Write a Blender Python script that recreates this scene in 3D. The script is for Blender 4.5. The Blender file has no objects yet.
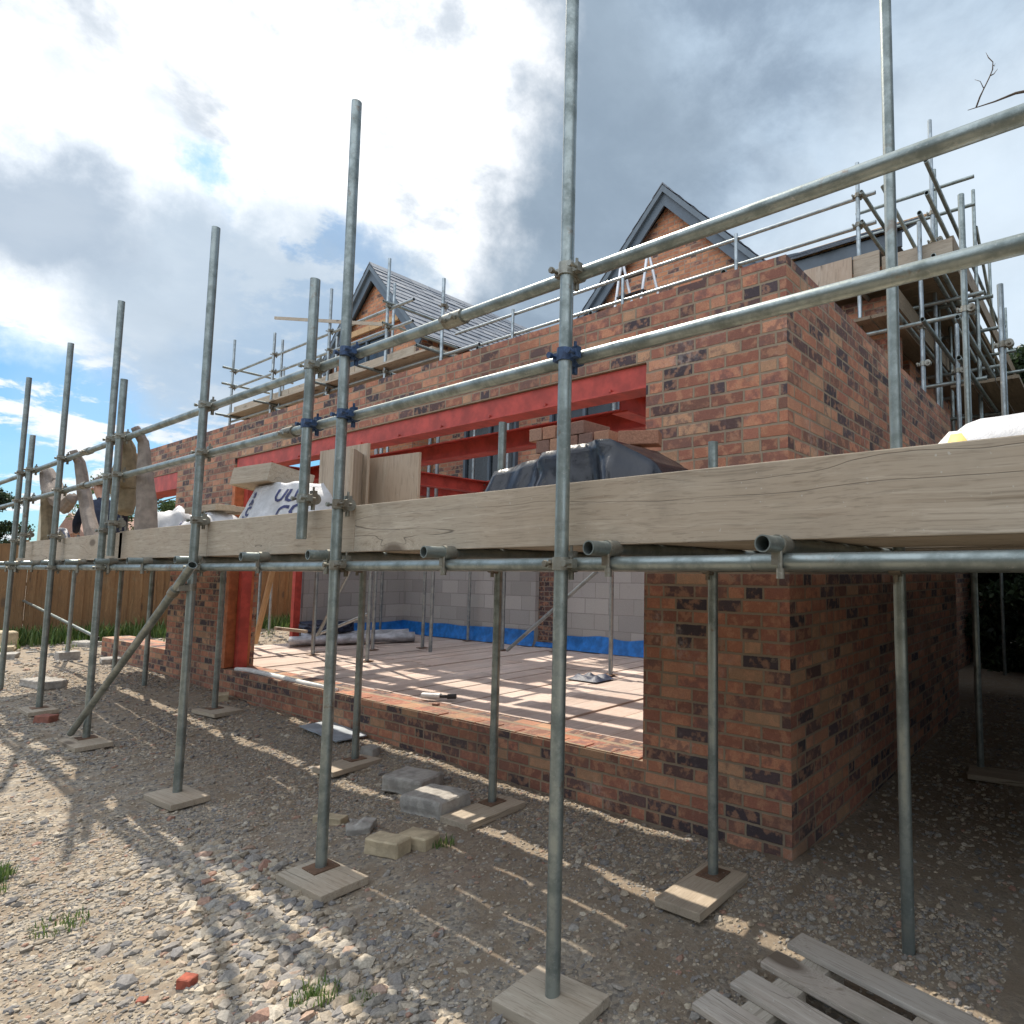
import bpy, bmesh, math, random
import numpy as np
from mathutils import Vector, Matrix
from mathutils.bvhtree import BVHTree
random.seed(7); RNG = np.random.default_rng(11)
sc = bpy.context.scene
COL = sc.collection
PI = math.pi
CAMH = 1.5
SUN = Vector((-0.70, 0.17, 1.0)).normalized()

# ------------------------------------------------------------------ helpers
WORLD_AT = {}
class MB:
    """collects shapes in world coordinates"""
    def __init__(s): s.v=[]; s.f=[]; s.sm=[]; s.mi=[]; s.cur=0
    def add(s, vs, fs, smooth=False):
        n=len(s.v); s.v += [tuple(v) for v in vs]
        for f in fs:
            s.f.append(tuple(i+n for i in f)); s.sm.append(smooth); s.mi.append(s.cur)
        return s
    def box(s, x0,x1,y0,y1,z0,z1, M=None, bev=0.0):
        if bev>0:
            bm=bmesh.new(); bmesh.ops.create_cube(bm,size=1)
            for v in bm.verts: v.co=Vector(((x0+x1)/2+v.co.x*(x1-x0),(y0+y1)/2+v.co.y*(y1-y0),(z0+z1)/2+v.co.z*(z1-z0)))
            bmesh.ops.bevel(bm,geom=bm.edges[:],offset=bev,segments=2,affect='EDGES',profile=.6)
            vs=[v.co.copy() for v in bm.verts]; bm.verts.index_update()
            fs=[[v.index for v in f.verts] for f in bm.faces]; bm.free()
            if M: vs=[M@v for v in vs]
            return s.add(vs,fs)
        vs=[Vector((x,y,z)) for x in (x0,x1) for y in (y0,y1) for z in (z0,z1)]
        if M: vs=[M@v for v in vs]
        return s.add(vs,[(0,1,3,2),(4,6,7,5),(0,4,5,1),(2,3,7,6),(0,2,6,4),(1,5,7,3)])
    def tube(s,p0,p1,r,n=16,hollow=True,r1=None):
        p0=Vector(p0);p1=Vector(p1);r1=r if r1 is None else r1
        d=(p1-p0).normalized(); a=d.orthogonal().normalized(); b=d.cross(a)
        ri=.84
        def ring(p,rr): return [p+(a*math.cos(2*PI*i/n)+b*math.sin(2*PI*i/n))*rr for i in range(n)]
        A=ring(p0,r);B=ring(p1,r1)
        s.add(A+B,[(i,(i+1)%n,n+(i+1)%n,n+i) for i in range(n)],True)
        if hollow:
            for p,rr,sg in ((p0,r,1),(p1,r1,-1)):
                O=ring(p,rr);I=ring(p,rr*ri);q=p+d*sg*min(.08,(p1-p0).length*.4);K=ring(q,rr*ri)
                fs=[(i,(i+1)%n,n+(i+1)%n,n+i) for i in range(n)]
                if sg==1: fs=[f[::-1] for f in fs]
                s.add(O+I,fs); 
                fs2=[(i,(i+1)%n,n+(i+1)%n,n+i) for i in range(n)]
                s.add(I+K,fs2 if sg==-1 else [f[::-1] for f in fs2],True)
                s.add(K,[tuple(range(n))])
        else:
            s.add(A,[tuple(range(n))[::-1]]); s.add(B,[tuple(range(n))])
        return s
    def path(s,pts,rs,n=10):
        pts=[Vector(p) for p in pts]; rings=[]
        for i,p in enumerate(pts):
            d=(pts[min(i+1,len(pts)-1)]-pts[max(i-1,0)]).normalized()
            a=Vector((0,0,1)) if abs(d.z)<.9 else Vector((0,1,0))
            a=(a-d*a.dot(d)).normalized(); b=d.cross(a); r=rs[i] if hasattr(rs,'__len__') else rs
            if not hasattr(r,'__len__'): r=(r,r)
            rings+= [p+a*math.cos(2*PI*k/n)*r[0]+b*math.sin(2*PI*k/n)*r[1] for k in range(n)]
        fs=[(i*n+k,i*n+(k+1)%n,(i+1)*n+(k+1)%n,(i+1)*n+k) for i in range(len(pts)-1) for k in range(n)]
        fs.append(tuple(range(n))[::-1]); m=(len(pts)-1)*n; fs.append(tuple(range(m,m+n)))
        return s.add(rings,fs,True)
    def prism(s,poly,d):
        d=Vector(d); A=[Vector(p) for p in poly]; B=[p+d for p in A]; n=len(A)
        nrm=(A[1]-A[0]).cross(A[2]-A[1])
        fl = nrm.dot(d)>0
        fs=[tuple(range(n)) if not fl else tuple(range(n))[::-1], tuple(range(n,2*n))[::-1] if not fl else tuple(range(n,2*n))]
        for i in range(n):
            q=(i,(i+1)%n,n+(i+1)%n,n+i); fs.append(q if fl else q[::-1])
        return s.add(A+B,fs)
    def build(s,name,mats,parent=None,center=True,M=None,bottom=False):
        if not isinstance(mats,(list,tuple)): mats=[mats]
        V=np.array(s.v,float)
        if M is not None: c=np.zeros(3)
        elif center:
            c=(V.min(0)+V.max(0))/2
            if bottom: c[2]=V[:,2].min()
        else: c=np.zeros(3)
        me=bpy.data.meshes.new(name); me.from_pydata([tuple(x) for x in (V-c)],[],s.f)
        for m in mats: me.materials.append(m)
        me.polygons.foreach_set('use_smooth',s.sm); me.polygons.foreach_set('material_index',s.mi)
        me.update()
        o=bpy.data.objects.new(name,me); COL.objects.link(o)
        if M is None:
            pw=WORLD_AT.get(parent.name,Vector((0,0,0))) if parent else Vector((0,0,0))
            o.location=Vector(c)-pw; WORLD_AT[o.name]=Vector(c)
        if parent: o.parent=parent
        return o
def thing(name,label,cat,loc=(0,0,0),group=None,rz=0):
    o=bpy.data.objects.new(name,None); COL.objects.link(o); o.location=loc; o.rotation_euler=(0,0,rz)
    o.empty_display_size=.1
    WORLD_AT[o.name]=Vector(loc); tag(o,label,cat,group); return o
def tag(o,label,cat,group=None,kind=None):
    if label: o['label']=label
    if cat: o['category']=cat
    if group: o['group']=group
    if kind: o['kind']=kind
    return o

# ------------------------------------------------------------------ value noise / ground height
_T=RNG.random((256,256))
def vnoise(x,y):
    x=np.asarray(x,float);y=np.asarray(y,float)
    xi=np.floor(x).astype(int);yi=np.floor(y).astype(int);fx=x-xi;fy=y-yi
    fx=fx*fx*(3-2*fx);fy=fy*fy*(3-2*fy)
    a=_T[xi%256,yi%256];b=_T[(xi+1)%256,yi%256];c=_T[xi%256,(yi+1)%256];d=_T[(xi+1)%256,(yi+1)%256]
    return (a*(1-fx)+b*fx)*(1-fy)+(c*(1-fx)+d*fx)*fy
def gh(x,y):
    x=np.asarray(x,float);y=np.asarray(y,float)
    s=.018*np.clip(-x-5,0,12)
    near=np.clip((9-np.hypot(x+4,y-2))/4,0,1)
    n=(vnoise(x*.9+7,y*.9)-.5)*.05+(vnoise(x*3.1,y*3.1+9)-.5)*.02
    n2=(vnoise(x*11+3,y*11)-.5)*.012*near+(vnoise(x*31,y*31+5)-.5)*.006*near
    w=np.exp(-((y-3.0)/.35)**2)*.035*np.clip((x+13)/2,0,1)*(x<-1.3)   # soil banked up against the plinth
    return s+n+n2+w-.012
def H(x,y): return float(gh(x,y))

# ------------------------------------------------------------------ materials
def newmat(name):
    m=bpy.data.materials.new(name); m.use_nodes=True
    nt=m.node_tree; b=nt.nodes['Principled BSDF']; return m,nt,b
class N:
    def __init__(s,nt): s.nt=nt
    def n(s,t,**k):
        o=s.nt.nodes.new(t)
        for a,v in k.items(): setattr(o,a,v)
        return o
    def l(s,a,b): s.nt.links.new(a,b)
    def setin(s,sock,v):
        if hasattr(v,'default_value') or hasattr(v,'is_linked'): s.nt.links.new(v,sock)
        else: sock.default_value=v
    def math(s,op,a,b=None,c=None,clamp=False):
        o=s.n('ShaderNodeMath',operation=op,use_clamp=clamp); s.setin(o.inputs[0],a)
        if b is not None: s.setin(o.inputs[1],b)
        if c is not None: s.setin(o.inputs[2],c)
        return o.outputs[0]
    def vmath(s,op,a,b=None):
        o=s.n('ShaderNodeVectorMath',operation=op); s.setin(o.inputs[0],a)
        if b is not None: s.setin(o.inputs[1],b)
        return o.outputs[1] if op in('DISTANCE','DOT_PRODUCT','LENGTH') else o.outputs[0]
    def scale(s,a,k):
        o=s.n('ShaderNodeVectorMath',operation='SCALE'); s.setin(o.inputs[0],a); s.setin(o.inputs[3],k); return o.outputs[0]
    def noise(s,vec,scale,detail=4,rough=.55,dist=0):
        o=s.n('ShaderNodeTexNoise'); s.setin(o.inputs['Scale'],scale); o.inputs['Detail'].default_value=detail
        o.inputs['Roughness'].default_value=rough; o.inputs['Distortion'].default_value=dist
        if vec is not None: s.l(vec,o.inputs['Vector'])
        return o
    def ramp(s,fac,stops,interp='LINEAR'):
        o=s.n('ShaderNodeValToRGB'); o.color_ramp.interpolation=interp
        e=o.color_ramp.elements
        while len(e)<len(stops): e.new(.5)
        for i,(p,c) in enumerate(stops):
            e[i].position=p; e[i].color=(c[0],c[1],c[2],1) if hasattr(c,'__len__') else (c,c,c,1)
        s.setin(o.inputs[0],fac); return o.outputs[0]
    def mix(s,f,a,b,mode='MIX'):
        o=s.n('ShaderNodeMix',data_type='RGBA',blend_type=mode); s.setin(o.inputs[0],f)
        for k,v in ((6,a),(7,b)):
            if isinstance(v,(tuple,list)): o.inputs[k].default_value=(v[0],v[1],v[2],1)
            else: s.setin(o.inputs[k],v)
        return o.outputs[2]
    def mapr(s,v,a,b,c=0,d=1,smooth=True):
        o=s.n('ShaderNodeMapRange',interpolation_type='SMOOTHSTEP' if smooth else 'LINEAR')
        s.setin(o.inputs[0],v)
        for i,k in ((1,a),(2,b),(3,c),(4,d)): s.setin(o.inputs[i],k)
        return o.outputs[0]
    def bump(s,h,dist,strength=1,nrm=None):
        o=s.n('ShaderNodeBump'); o.inputs['Distance'].default_value=dist; o.inputs['Strength'].default_value=strength
        s.l(h,o.inputs['Height'])
        if nrm is not None: s.l(nrm,o.inputs['Normal'])
        return o.outputs[0]
    def comb(s,x,y,z):
        o=s.n('ShaderNodeCombineXYZ')
        for i,v in enumerate((x,y,z)): s.setin(o.inputs[i],v)
        return o.outputs[0]
    def sep(s,v):
        o=s.n('ShaderNodeSeparateXYZ'); s.l(v,o.inputs[0]); return o.outputs
def objco(g,rnd=True):
    tc=g.n('ShaderNodeTexCoord').outputs['Object']
    if not rnd: return tc
    oi=g.n('ShaderNodeObjectInfo').outputs['Random']
    return g.vmath('ADD',tc,g.comb(g.math('MULTIPLY',oi,37.0),g.math('MULTIPLY',oi,91.0),g.math('MULTIPLY',oi,53.0)))

def masonry(name,bw,bh,mort,stops,mortar,bumpd,half=True,smear=True,efflo=.0,rough=.9):
    m,nt,b=newmat(name); g=N(nt)
    geo=g.n('ShaderNodeNewGeometry'); P=geo.outputs['Position']; Nn=geo.outputs['True Normal']
    wob=g.noise(P,14,2); P2=g.vmath('ADD',P,g.scale(g.vmath('SUBTRACT',wob.outputs['Color'],(.5,.5,.5)),.007))
    px,py,pz=g.sep(P2); nx,ny,nz=g.sep(Nn)
    isx=g.math('GREATER_THAN',g.math('ABSOLUTE',nx),.6); isz=g.math('GREATER_THAN',g.math('ABSOLUTE',nz),.8)
    u=g.math('ADD',g.math('MULTIPLY',px,g.math('SUBTRACT',1.0,isx)),g.math('MULTIPLY',g.math('ADD',py,.045),isx))
    v=g.math('ADD',g.math('MULTIPLY',pz,g.math('SUBTRACT',1.0,isz)),g.math('MULTIPLY',g.math('MULTIPLY',py,.36),isz))
    vv=g.math('DIVIDE',v,bh); row=g.math('FLOOR',vv); fv=g.math('MULTIPLY',g.math('FRACT',vv),bh)
    par=g.math('MULTIPLY',g.math('FLOORED_MODULO',row,2.0),.5)
    jit=g.n('ShaderNodeTexWhiteNoise',noise_dimensions='1D'); g.l(row,jit.inputs['W'])
    uu=g.math('ADD',g.math('ADD',g.math('DIVIDE',u,bw),par),g.math('MULTIPLY',jit.outputs[0],.12))
    col=g.math('FLOOR',uu); fu=g.math('MULTIPLY',g.math('FRACT',uu),bw)
    wn=g.n('ShaderNodeTexWhiteNoise',noise_dimensions='3D'); g.l(g.comb(col,row,isx),wn.inputs['Vector'])
    eu=g.math('MINIMUM',fu,g.math('SUBTRACT',bw,fu))
    cid=col
    if half:
        sp=g.math('GREATER_THAN',wn.outputs[0],.80)
        u2=g.math('MULTIPLY',uu,2.0); fh=g.math('MULTIPLY',g.math('FRACT',u2),bw/2)
        eh=g.math('MINIMUM',fh,g.math('SUBTRACT',bw/2,fh))
        eu=g.math('ADD',g.math('MULTIPLY',eu,g.math('SUBTRACT',1.0,sp)),g.math('MULTIPLY',eh,sp))
        cid=g.math('ADD',col,g.math('MULTIPLY',sp,g.math('MULTIPLY',g.math('ADD',g.math('FLOOR',u2),.3),.371)))
    ev=g.math('MINIMUM',fv,g.math('SUBTRACT',bh,fv))
    d=g.math('MINIMUM',eu,ev)
    n1=g.noise(P,60,3)
    thr=g.math('ADD',mort*.5,g.math('MULTIPLY',g.math('SUBTRACT',n1.outputs[0],.5),mort*.6))
    mask=g.mapr(d,thr,g.math('ADD',thr,mort*.35))
    w2=g.n('ShaderNodeTexWhiteNoise',noise_dimensions='3D'); g.l(g.comb(cid,row,g.math('ADD',isx,3.0)),w2.inputs['Vector'])
    base=g.ramp(w2.outputs[0],stops,'CONSTANT')
    w3=g.n('ShaderNodeTexWhiteNoise',noise_dimensions='3D'); g.l(g.comb(cid,row,g.math('ADD',isx,9.0)),w3.inputs['Vector'])
    val=g.math('ADD',.82,g.math('MULTIPLY',w3.outputs[0],.36))
    base=g.mix(1.0,base,g.comb(val,val,val),'MULTIPLY')
    if smear:
        big=g.noise(g.vmath('ADD',P,g.scale(w2.outputs['Color'],3.0)),16,4,.6)
        sm=g.math('MULTIPLY',g.mapr(big.outputs[0],.46,.62),g.mapr(w3.outputs[0],.40,.95))
        base=g.mix(g.math('MULTIPLY',sm,.6),base,(.11,.07,.07))
        sm2=g.math('MULTIPLY',g.mapr(big.outputs[0],.52,.38),.45)
        base=g.mix(sm2,base,(.50,.26,.15))
    fine=g.noise(P,220,3,.7)
    base=g.mix(.35,base,g.ramp(fine.outputs[0],[(.3,.25),(.7,.9)]),'OVERLAY')
    mcol=g.mix(g.noise(P,9,3).outputs[0],mortar,tuple(c*.62 for c in mortar))
    c=g.mix(mask,mcol,base)
    ms=g.noise(P,7,5,.72); c=g.mix(g.math('MULTIPLY',g.mapr(ms.outputs[0],.60,.70),g.mapr(fine.outputs[0],.35,.6,0,.6)),c,tuple(k*.95 for k in mortar))
    if efflo>0:
        e=g.noise(P,2.3,5,.7)
        em=g.math('MULTIPLY',g.mapr(e.outputs[0],.56,.72),efflo)
        em=g.math('MULTIPLY',em,g.mapr(g.noise(P,35,3).outputs[0],.35,.65))
        c=g.mix(em,c,(.56,.50,.46))
        dk=g.math('MULTIPLY',g.mapr(g.noise(P,1.1,4,.6).outputs[0],.52,.7),.35)
        c=g.mix(dk,c,(.10,.07,.055))
    g.l(c,b.inputs['Base Color']); b.inputs['Roughness'].default_value=rough
    hgt=g.math('ADD',g.math('MULTIPLY',mask,.75),g.math('MULTIPLY',fine.outputs[0],.25))
    hgt=g.math('ADD',hgt,g.math('MULTIPLY',g.noise(P,45,3).outputs[0],.35))
    g.l(g.bump(hgt,bumpd,.9),b.inputs['Normal'])
    return m
BR=(.36,.150,.085)
STOPS=[(0,(.055,.038,.042)),(.12,(.105,.055,.048)),(.22,(.20,.088,.060)),(.36,(.37,.142,.080)),(.48,(.29,.108,.068)),(.61,(.41,.180,.105)),(.72,(.24,.095,.064)),(.84,(.38,.205,.118)),(.92,(.32,.120,.076))]
STOPS=[(p,(c[0]*1.04,c[1]*1.13,c[2]*1.18)) for p,c in STOPS]
M_brick=masonry('facing_brick',.225,.075,.010,STOPS,(.34,.265,.185),.007,efflo=.30)
M_brick2=masonry('gable_brick',.225,.075,.010,[(0,(.10,.06,.055)),(.08,(.42,.17,.09)),(.4,(.50,.22,.11)),(.7,(.40,.16,.085)),(.9,(.25,.12,.08))],(.40,.30,.22),.005)
M_block=masonry('concrete_block',.45,.225,.010,[(0,(.31,.30,.285)),(.3,(.345,.33,.315)),(.6,(.295,.285,.275)),(.8,(.33,.315,.30))],(.325,.31,.295),.002,half=False,smear=False)

def steel_galv(name,col=(.31,.35,.335),metal=.72,rough=.38,spots=(.17,.20,.19)):
    m,nt,b=newmat(name); g=N(nt); P=objco(g)
    n1=g.noise(P,9,5,.65); n2=g.noise(P,70,3,.6)
    c=g.mix(g.mapr(n1.outputs[0],.38,.66),col,spots)
    c=g.mix(g.mapr(n2.outputs[0],.58,.75,0,.5),c,(.42,.43,.41))
    # cement splashes and a little rust
    n3=g.noise(P,26,4,.7); c=g.mix(g.mapr(n3.outputs[0],.66,.74,0,.8),c,(.44,.42,.38))
    n4=g.noise(P,4,6,.8); c=g.mix(g.mapr(n4.outputs[0],.59,.70,0,.75),c,(.19,.115,.07)); oi_=g.n('ShaderNodeObjectInfo').outputs['Random']; c=g.mix(g.mapr(oi_,0,1,0,.45,False),c,tuple(k*.62 for k in col))
    g.l(c,b.inputs['Base Color'])
    g.l(g.mapr(n3.outputs[0],.62,.74,metal,.1),b.inputs['Metallic'])
    g.l(g.mapr(n1.outputs[0],.3,.7,rough-.08,rough+.16),b.inputs['Roughness'])
    g.l(g.bump(n2.outputs[0],.0012,.5),b.inputs['Normal']); return m
M_tube=steel_galv('galvanised_tube')
M_tube2=steel_galv('galvanised_tube_light',(.38,.42,.43),.8,.36,(.25,.28,.285))
M_coup=steel_galv('coupler_steel',(.30,.30,.26),.7,.5,(.18,.15,.11))
M_rust=steel_galv('rusty_plate',(.22,.13,.08),.3,.75,(.12,.07,.045))
def simple(name,col,rough=.6,metal=0,var=.25,scale=12,bump=0.0,spec=None):
    m,nt,b=newmat(name); g=N(nt); P=objco(g)
    n=g.noise(P,scale,5,.6)
    c=g.mix(g.mapr(n.outputs[0],.3,.7),tuple(x*(1-var) for x in col),tuple(min(1,x*(1+var)) for x in col))
    g.l(c,b.inputs['Base Color']); b.inputs['Roughness'].default_value=rough; b.inputs['Metallic'].default_value=metal
    if bump: g.l(g.bump(g.noise(P,scale*6,4,.7).outputs[0],bump),b.inputs['Normal'])
    if spec is not None: b.inputs['Specular IOR Level'].default_value=spec
    return m
M_blue=simple('blue_painted_coupler',(.03,.06,.13),.5,.2,.4,40)
M_red=simple('red_oxide_steel',(.43,.060,.042),.55,.1,.25,7,.0008)
M_orange=simple('orange_stained_timber',(.42,.13,.045),.65,0,.3,9,.001)
def wood(name,axis,base,dark,light,rough=.8,knots=True,gscale=1.0):
    m,nt,b=newmat(name); g=N(nt); P=objco(g)
    k=[26*gscale]*3; k[axis]=1.3*gscale
    S=g.n('ShaderNodeMapping'); S.inputs['Scale'].default_value=k; g.l(P,S.inputs['Vector'])
    warp=g.noise(P,1.7,3); 
    V=g.vmath('ADD',S.outputs[0],g.scale(warp.outputs['Color'],.9))
    if knots:
        kk=[3.2]*3; kk[axis]=1.15
        S2=g.n('ShaderNodeMapping'); S2.inputs['Scale'].default_value=kk; g.l(P,S2.inputs['Vector'])
        vo=g.n('ShaderNodeTexVoronoi'); vo.inputs['Scale'].default_value=1.0; g.l(S2.outputs[0],vo.inputs['Vector'])
        kd=g.math('DIVIDE',vo.outputs['Distance'],1.5)
        V=g.vmath('ADD',V,g.scale(g.comb(1,1,1),g.math('MULTIPLY',g.mapr(kd,.0,.22,1,0),2.6)))
    g1=g.noise(V,1.6,8,.66,.1); g2=g.noise(V,6.5,4,.65)
    c=g.ramp(g1.outputs[0],[(.30,dark),(.44,base),(.54,base),(.68,light)])
    pl=g.noise(P,1.3,2); c=g.mix(g.mapr(pl.outputs[0],.35,.65,0,.30),c,tuple(x*y for x,y in zip(base,(.9,.74,.62))))
    c=g.mix(g.mapr(g2.outputs[0],.5,.68,0,.45),c,tuple(x*.6 for x in dark))
    if knots:
        c=g.mix(g.mapr(kd,.10,.045,0,.85),c,(.10,.07,.045))
    crk=g.noise(V,.22,1,.4,.0); bk=g.noise(P,2.4,2)
    cr=g.math('MULTIPLY',g.mapr(g.math('ABSOLUTE',g.math('SUBTRACT',crk.outputs[0],.5)),.0034,.0),g.mapr(bk.outputs[0],.40,.52))
    c=g.mix(g.math('MULTIPLY',cr,.7),c,(.05,.04,.03))
    st=g.noise(P,2.2,5,.7); c=g.mix(g.mapr(st.outputs[0],.5,.75,0,.4),c,tuple(x*.5 for x in base))
    gr=g.noise(P,4.5,4,.6); c=g.mix(g.mapr(gr.outputs[0],.58,.75,0,.2),c,(.24,.24,.17))
    sp=g.noise(P,60,2,.5); c=g.mix(g.mapr(sp.outputs[0],.70,.76,0,.6),c,(.5,.48,.43))
    g.l(c,b.inputs['Base Color']); b.inputs['Roughness'].default_value=rough
    hh=g.math('SUBTRACT',g1.outputs[0],g.math('MULTIPLY',cr,.9))
    g.l(g.bump(hh,.0018,.8),b.inputs['Normal']); return m
WB=(.39,.335,.26);WD=(.24,.195,.14);WL=(.49,.43,.345)
M_wx=wood('weathered_board_x',0,WB,WD,WL); M_wy=wood('weathered_board_y',1,WB,WD,WL); M_wz=wood('weathered_board_z',2,WB,WD,WL)
M_shade_x=wood('shaded_board_x',0,(.20,.16,.11),(.11,.085,.055),(.28,.23,.16)); M_shade_y=wood('shaded_board_y',1,(.20,.16,.11),(.11,.085,.055),(.28,.23,.16))  # brown board wood, darkened in colour for the shade of the upper right decks
M_pallet=wood('pallet_wood',0,(.40,.36,.31),(.22,.19,.15),(.50,.46,.40)); M_pally=wood('pallet_bearer',1,(.38,.34,.28),(.2,.17,.13),(.46,.42,.36))
M_fence=wood('fence_board',2,(.23,.135,.062),(.12,.068,.034),(.32,.20,.095),.85,True,.7)
M_batten=wood('new_batten',2,(.50,.33,.17),(.33,.2,.1),(.6,.42,.24))
M_ply=wood('plywood_sheet',2,(.42,.34,.26),(.30,.23,.17),(.48,.41,.33),.75,False,.45)
M_floor=wood('floor_board',1,(.60,.485,.42),(.50,.40,.34),(.68,.57,.50),.85,False,.6)
M_slate=None
_n=N(M_floor.node_tree); _b=M_floor.node_tree.nodes['Principled BSDF']; _s=_b.inputs['Base Color'].links[0].from_socket
_r=_n.n('ShaderNodeNewGeometry'); _d=_n.noise(_r.outputs['Position'],3.0,5,.7)
_c=_n.mix(1.0,_s,_n.ramp(_r.outputs['Random Per Island'],[(0,.72),(1,1.0)]),'MULTIPLY')
_c=_n.mix(_n.mapr(_d.outputs[0],.50,.66,0,.5),_c,(.50,.43,.38)); _n.l(_c,_b.inputs['Base Color'])
def island(name,stops,rough=.7,bump=.002,scale=60,mul=.2):
    m,nt,b=newmat(name); g=N(nt); geo=g.n('ShaderNodeNewGeometry')
    c=g.ramp(geo.outputs['Random Per Island'],stops)
    n=g.noise(geo.outputs['Position'],scale,4,.65)
    c=g.mix(mul*2,c,g.ramp(n.outputs[0],[(.3,.2),(.7,.85)]),'OVERLAY')
    g.l(c,b.inputs['Base Color']); b.inputs['Roughness'].default_value=rough
    g.l(g.bump(n.outputs[0],bump),b.inputs['Normal']); return m,b,g
M_slate,_,_=island('roof_slate',[(0,(.11,.13,.16)),(.3,(.15,.17,.20)),(.6,(.19,.21,.235)),(.8,(.13,.15,.18)),(1,(.24,.25,.265))],.7,.001,30)
M_stone,_,_=island('gravel_stone',[(0,(.11,.108,.11)),(.16,(.27,.24,.20)),(.30,(.16,.155,.155)),(.46,(.37,.31,.23)),(.62,(.26,.21,.15)),(.78,(.25,.235,.21)),(.92,(.42,.36,.27)),(.975,(.26,.14,.10)),(1,(.44,.395,.32))],.85,.0015,110,.25)
M_barge=simple('slate_grey_paint',(.075,.10,.125),.45,0,.12,6)
M_barge2=simple('slate_grey_paint_light',(.11,.14,.165),.45,0,.12,6)
M_dark=simple('dark_glass',(.02,.025,.03),.15,0,.2,4)
M_blackply=simple('black_polythene',(.007,.008,.013),.2,0,.3,5,.0015,.45)
M_bluemem=simple('blue_membrane',(.015,.16,.50),.4,0,.3,8,.003)
M_white=simple('white_plastic',(.72,.72,.70),.5,0,.1,8)
M_alu=simple('white_aluminium',(.7,.7,.72),.35,.5,.1,8)
M_bag=simple('white_woven_bag',(.50,.50,.51),.55,0,.12,10,.003)
M_bagc=simple('clear_yellowed_bag',(.55,.50,.36),.4,0,.25,10,.003)
M_navy=simple('navy_print',(.03,.035,.12),.6,0,.3,40)
M_sack=simple('hessian_netting',(.23,.18,.11),.95,0,.22,14,.008)
M_sack2=simple('faded_netting',(.24,.20,.17),.95,0,.20,14,.008)
M_concrete=simple('rough_concrete',(.335,.315,.285),.95,0,.25,14,.006)
M_buff=simple('buff_brick',(.44,.36,.24),.9,0,.2,14,.004)
M_slatesheet=simple('grey_sheet',(.30,.34,.38),.6,0,.2,6,.002)
M_bulk=simple('wrapped_bundle',(.40,.41,.44),.6,0,.35,7,.01)
M_brickloose,_,g_=island('loose_brick',[(0,(.17,.10,.08)),(.3,(.33,.16,.10)),(.6,(.40,.25,.16)),(1,(.24,.13,.10))],.9,.003,90)
for l in list(g_.nt.links):
    if l.from_socket.name=='Random Per Island': g_.l(g_.n('ShaderNodeObjectInfo').outputs['Random'],l.to_socket)
M_skin=simple('skin',(.50,.29,.20),.6,0,.08,10)
M_navycloth=simple('navy_workwear',(.022,.030,.055),.9,0,.3,14,.004)
M_hair=simple('dark_hair',(.05,.032,.022),.8,0,.3,60,.002)
M_boot=simple('brown_boot',(.12,.07,.04),.8,0,.2,20)
M_tarpnavy=simple('navy_tarpaulin',(.025,.035,.07),.5,0,.3,7,.006)
M_black=simple('black_rubber',(.03,.03,.032),.7,0,.2,20)
M_bark=simple('bark',(.13,.10,.075),.95,0,.35,20,.01)
M_render=simple('cream_render',(.60,.54,.42),.9,0,.1,3,.002)
M_tile=simple('brown_roof_tile',(.22,.12,.085),.85,0,.3,14,.006)

# ground material
m,nt,b=newmat('gravelly_soil'); g=N(nt); geo=g.n('ShaderNodeNewGeometry'); P=geo.outputs['Position']
big=g.noise(P,.8,4,.6); mid=g.noise(P,6,5,.65); fin=g.noise(P,70,5,.75)
vo=g.n('ShaderNodeTexVoronoi'); vo.inputs['Scale'].default_value=48; g.l(P,vo.inputs['Vector'])
peb=g.ramp(g.sep(vo.outputs['Color'])[0],[(0,(.13,.122,.11)),(.3,(.26,.23,.185)),(.55,(.36,.30,.22)),(.8,(.22,.205,.185)),(1,(.46,.395,.30))])
soil=g.mix(fin.outputs[0],(.14,.105,.072),(.30,.235,.165))
px,py,pz=g.sep(P)
hard=g.mapr(g.math('ADD',py,g.math('MULTIPLY',mid.outputs[0],1.2)),2.2,3.2)   # trodden soil nearer the wall
fac=g.math('MULTIPLY',g.mapr(mid.outputs[0],.38,.60),g.math('SUBTRACT',1.0,g.math('MULTIPLY',hard,.55)))
c=g.mix(fac,soil,peb)
c=g.mix(g.mapr(big.outputs[0],.54,.72,0,.3),c,(.19,.12,.085))
g.l(c,b.inputs['Base Color']); b.inputs['Roughness'].default_value=.95
hh=g.math('ADD',g.math('MULTIPLY',g.math('SUBTRACT',1.0,vo.outputs['Distance']),fac),g.math('MULTIPLY',fin.outputs[0],.8))
g.l(g.bump(hh,.010,.9),b.inputs['Normal']); M_ground=m
# leaves
def leafmat(name,stops,tr=.25):
    m,nt,b=newmat(name); g=N(nt); geo=g.n('ShaderNodeNewGeometry')
    c=g.ramp(geo.outputs['Random Per Island'],stops); g.l(c,b.inputs['Base Color']); b.inputs['Roughness'].default_value=.55
    t=g.n('ShaderNodeBsdfTranslucent'); g.l(g.mix(.0,c,(0,0,0)),t.inputs['Color'])
    ms=g.n('ShaderNodeMixShader'); ms.inputs[0].default_value=tr
    g.l(b.outputs[0],ms.inputs[1]); g.l(t.outputs[0],ms.inputs[2]); g.l(ms.outputs[0],nt.nodes['Material Output'].inputs[0]); return m
M_leafd=leafmat('dark_leaf',[(0,(.018,.035,.016)),(.6,(.03,.055,.022)),(1,(.055,.085,.03))])
M_leaf=leafmat('leaf',[(0,(.04,.07,.02)),(.6,(.07,.12,.035)),(1,(.13,.17,.05))],.35)
M_grass=leafmat('grass_blade',[(0,(.05,.10,.02)),(.6,(.10,.17,.04)),(1,(.20,.24,.08))],.35)
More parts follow.
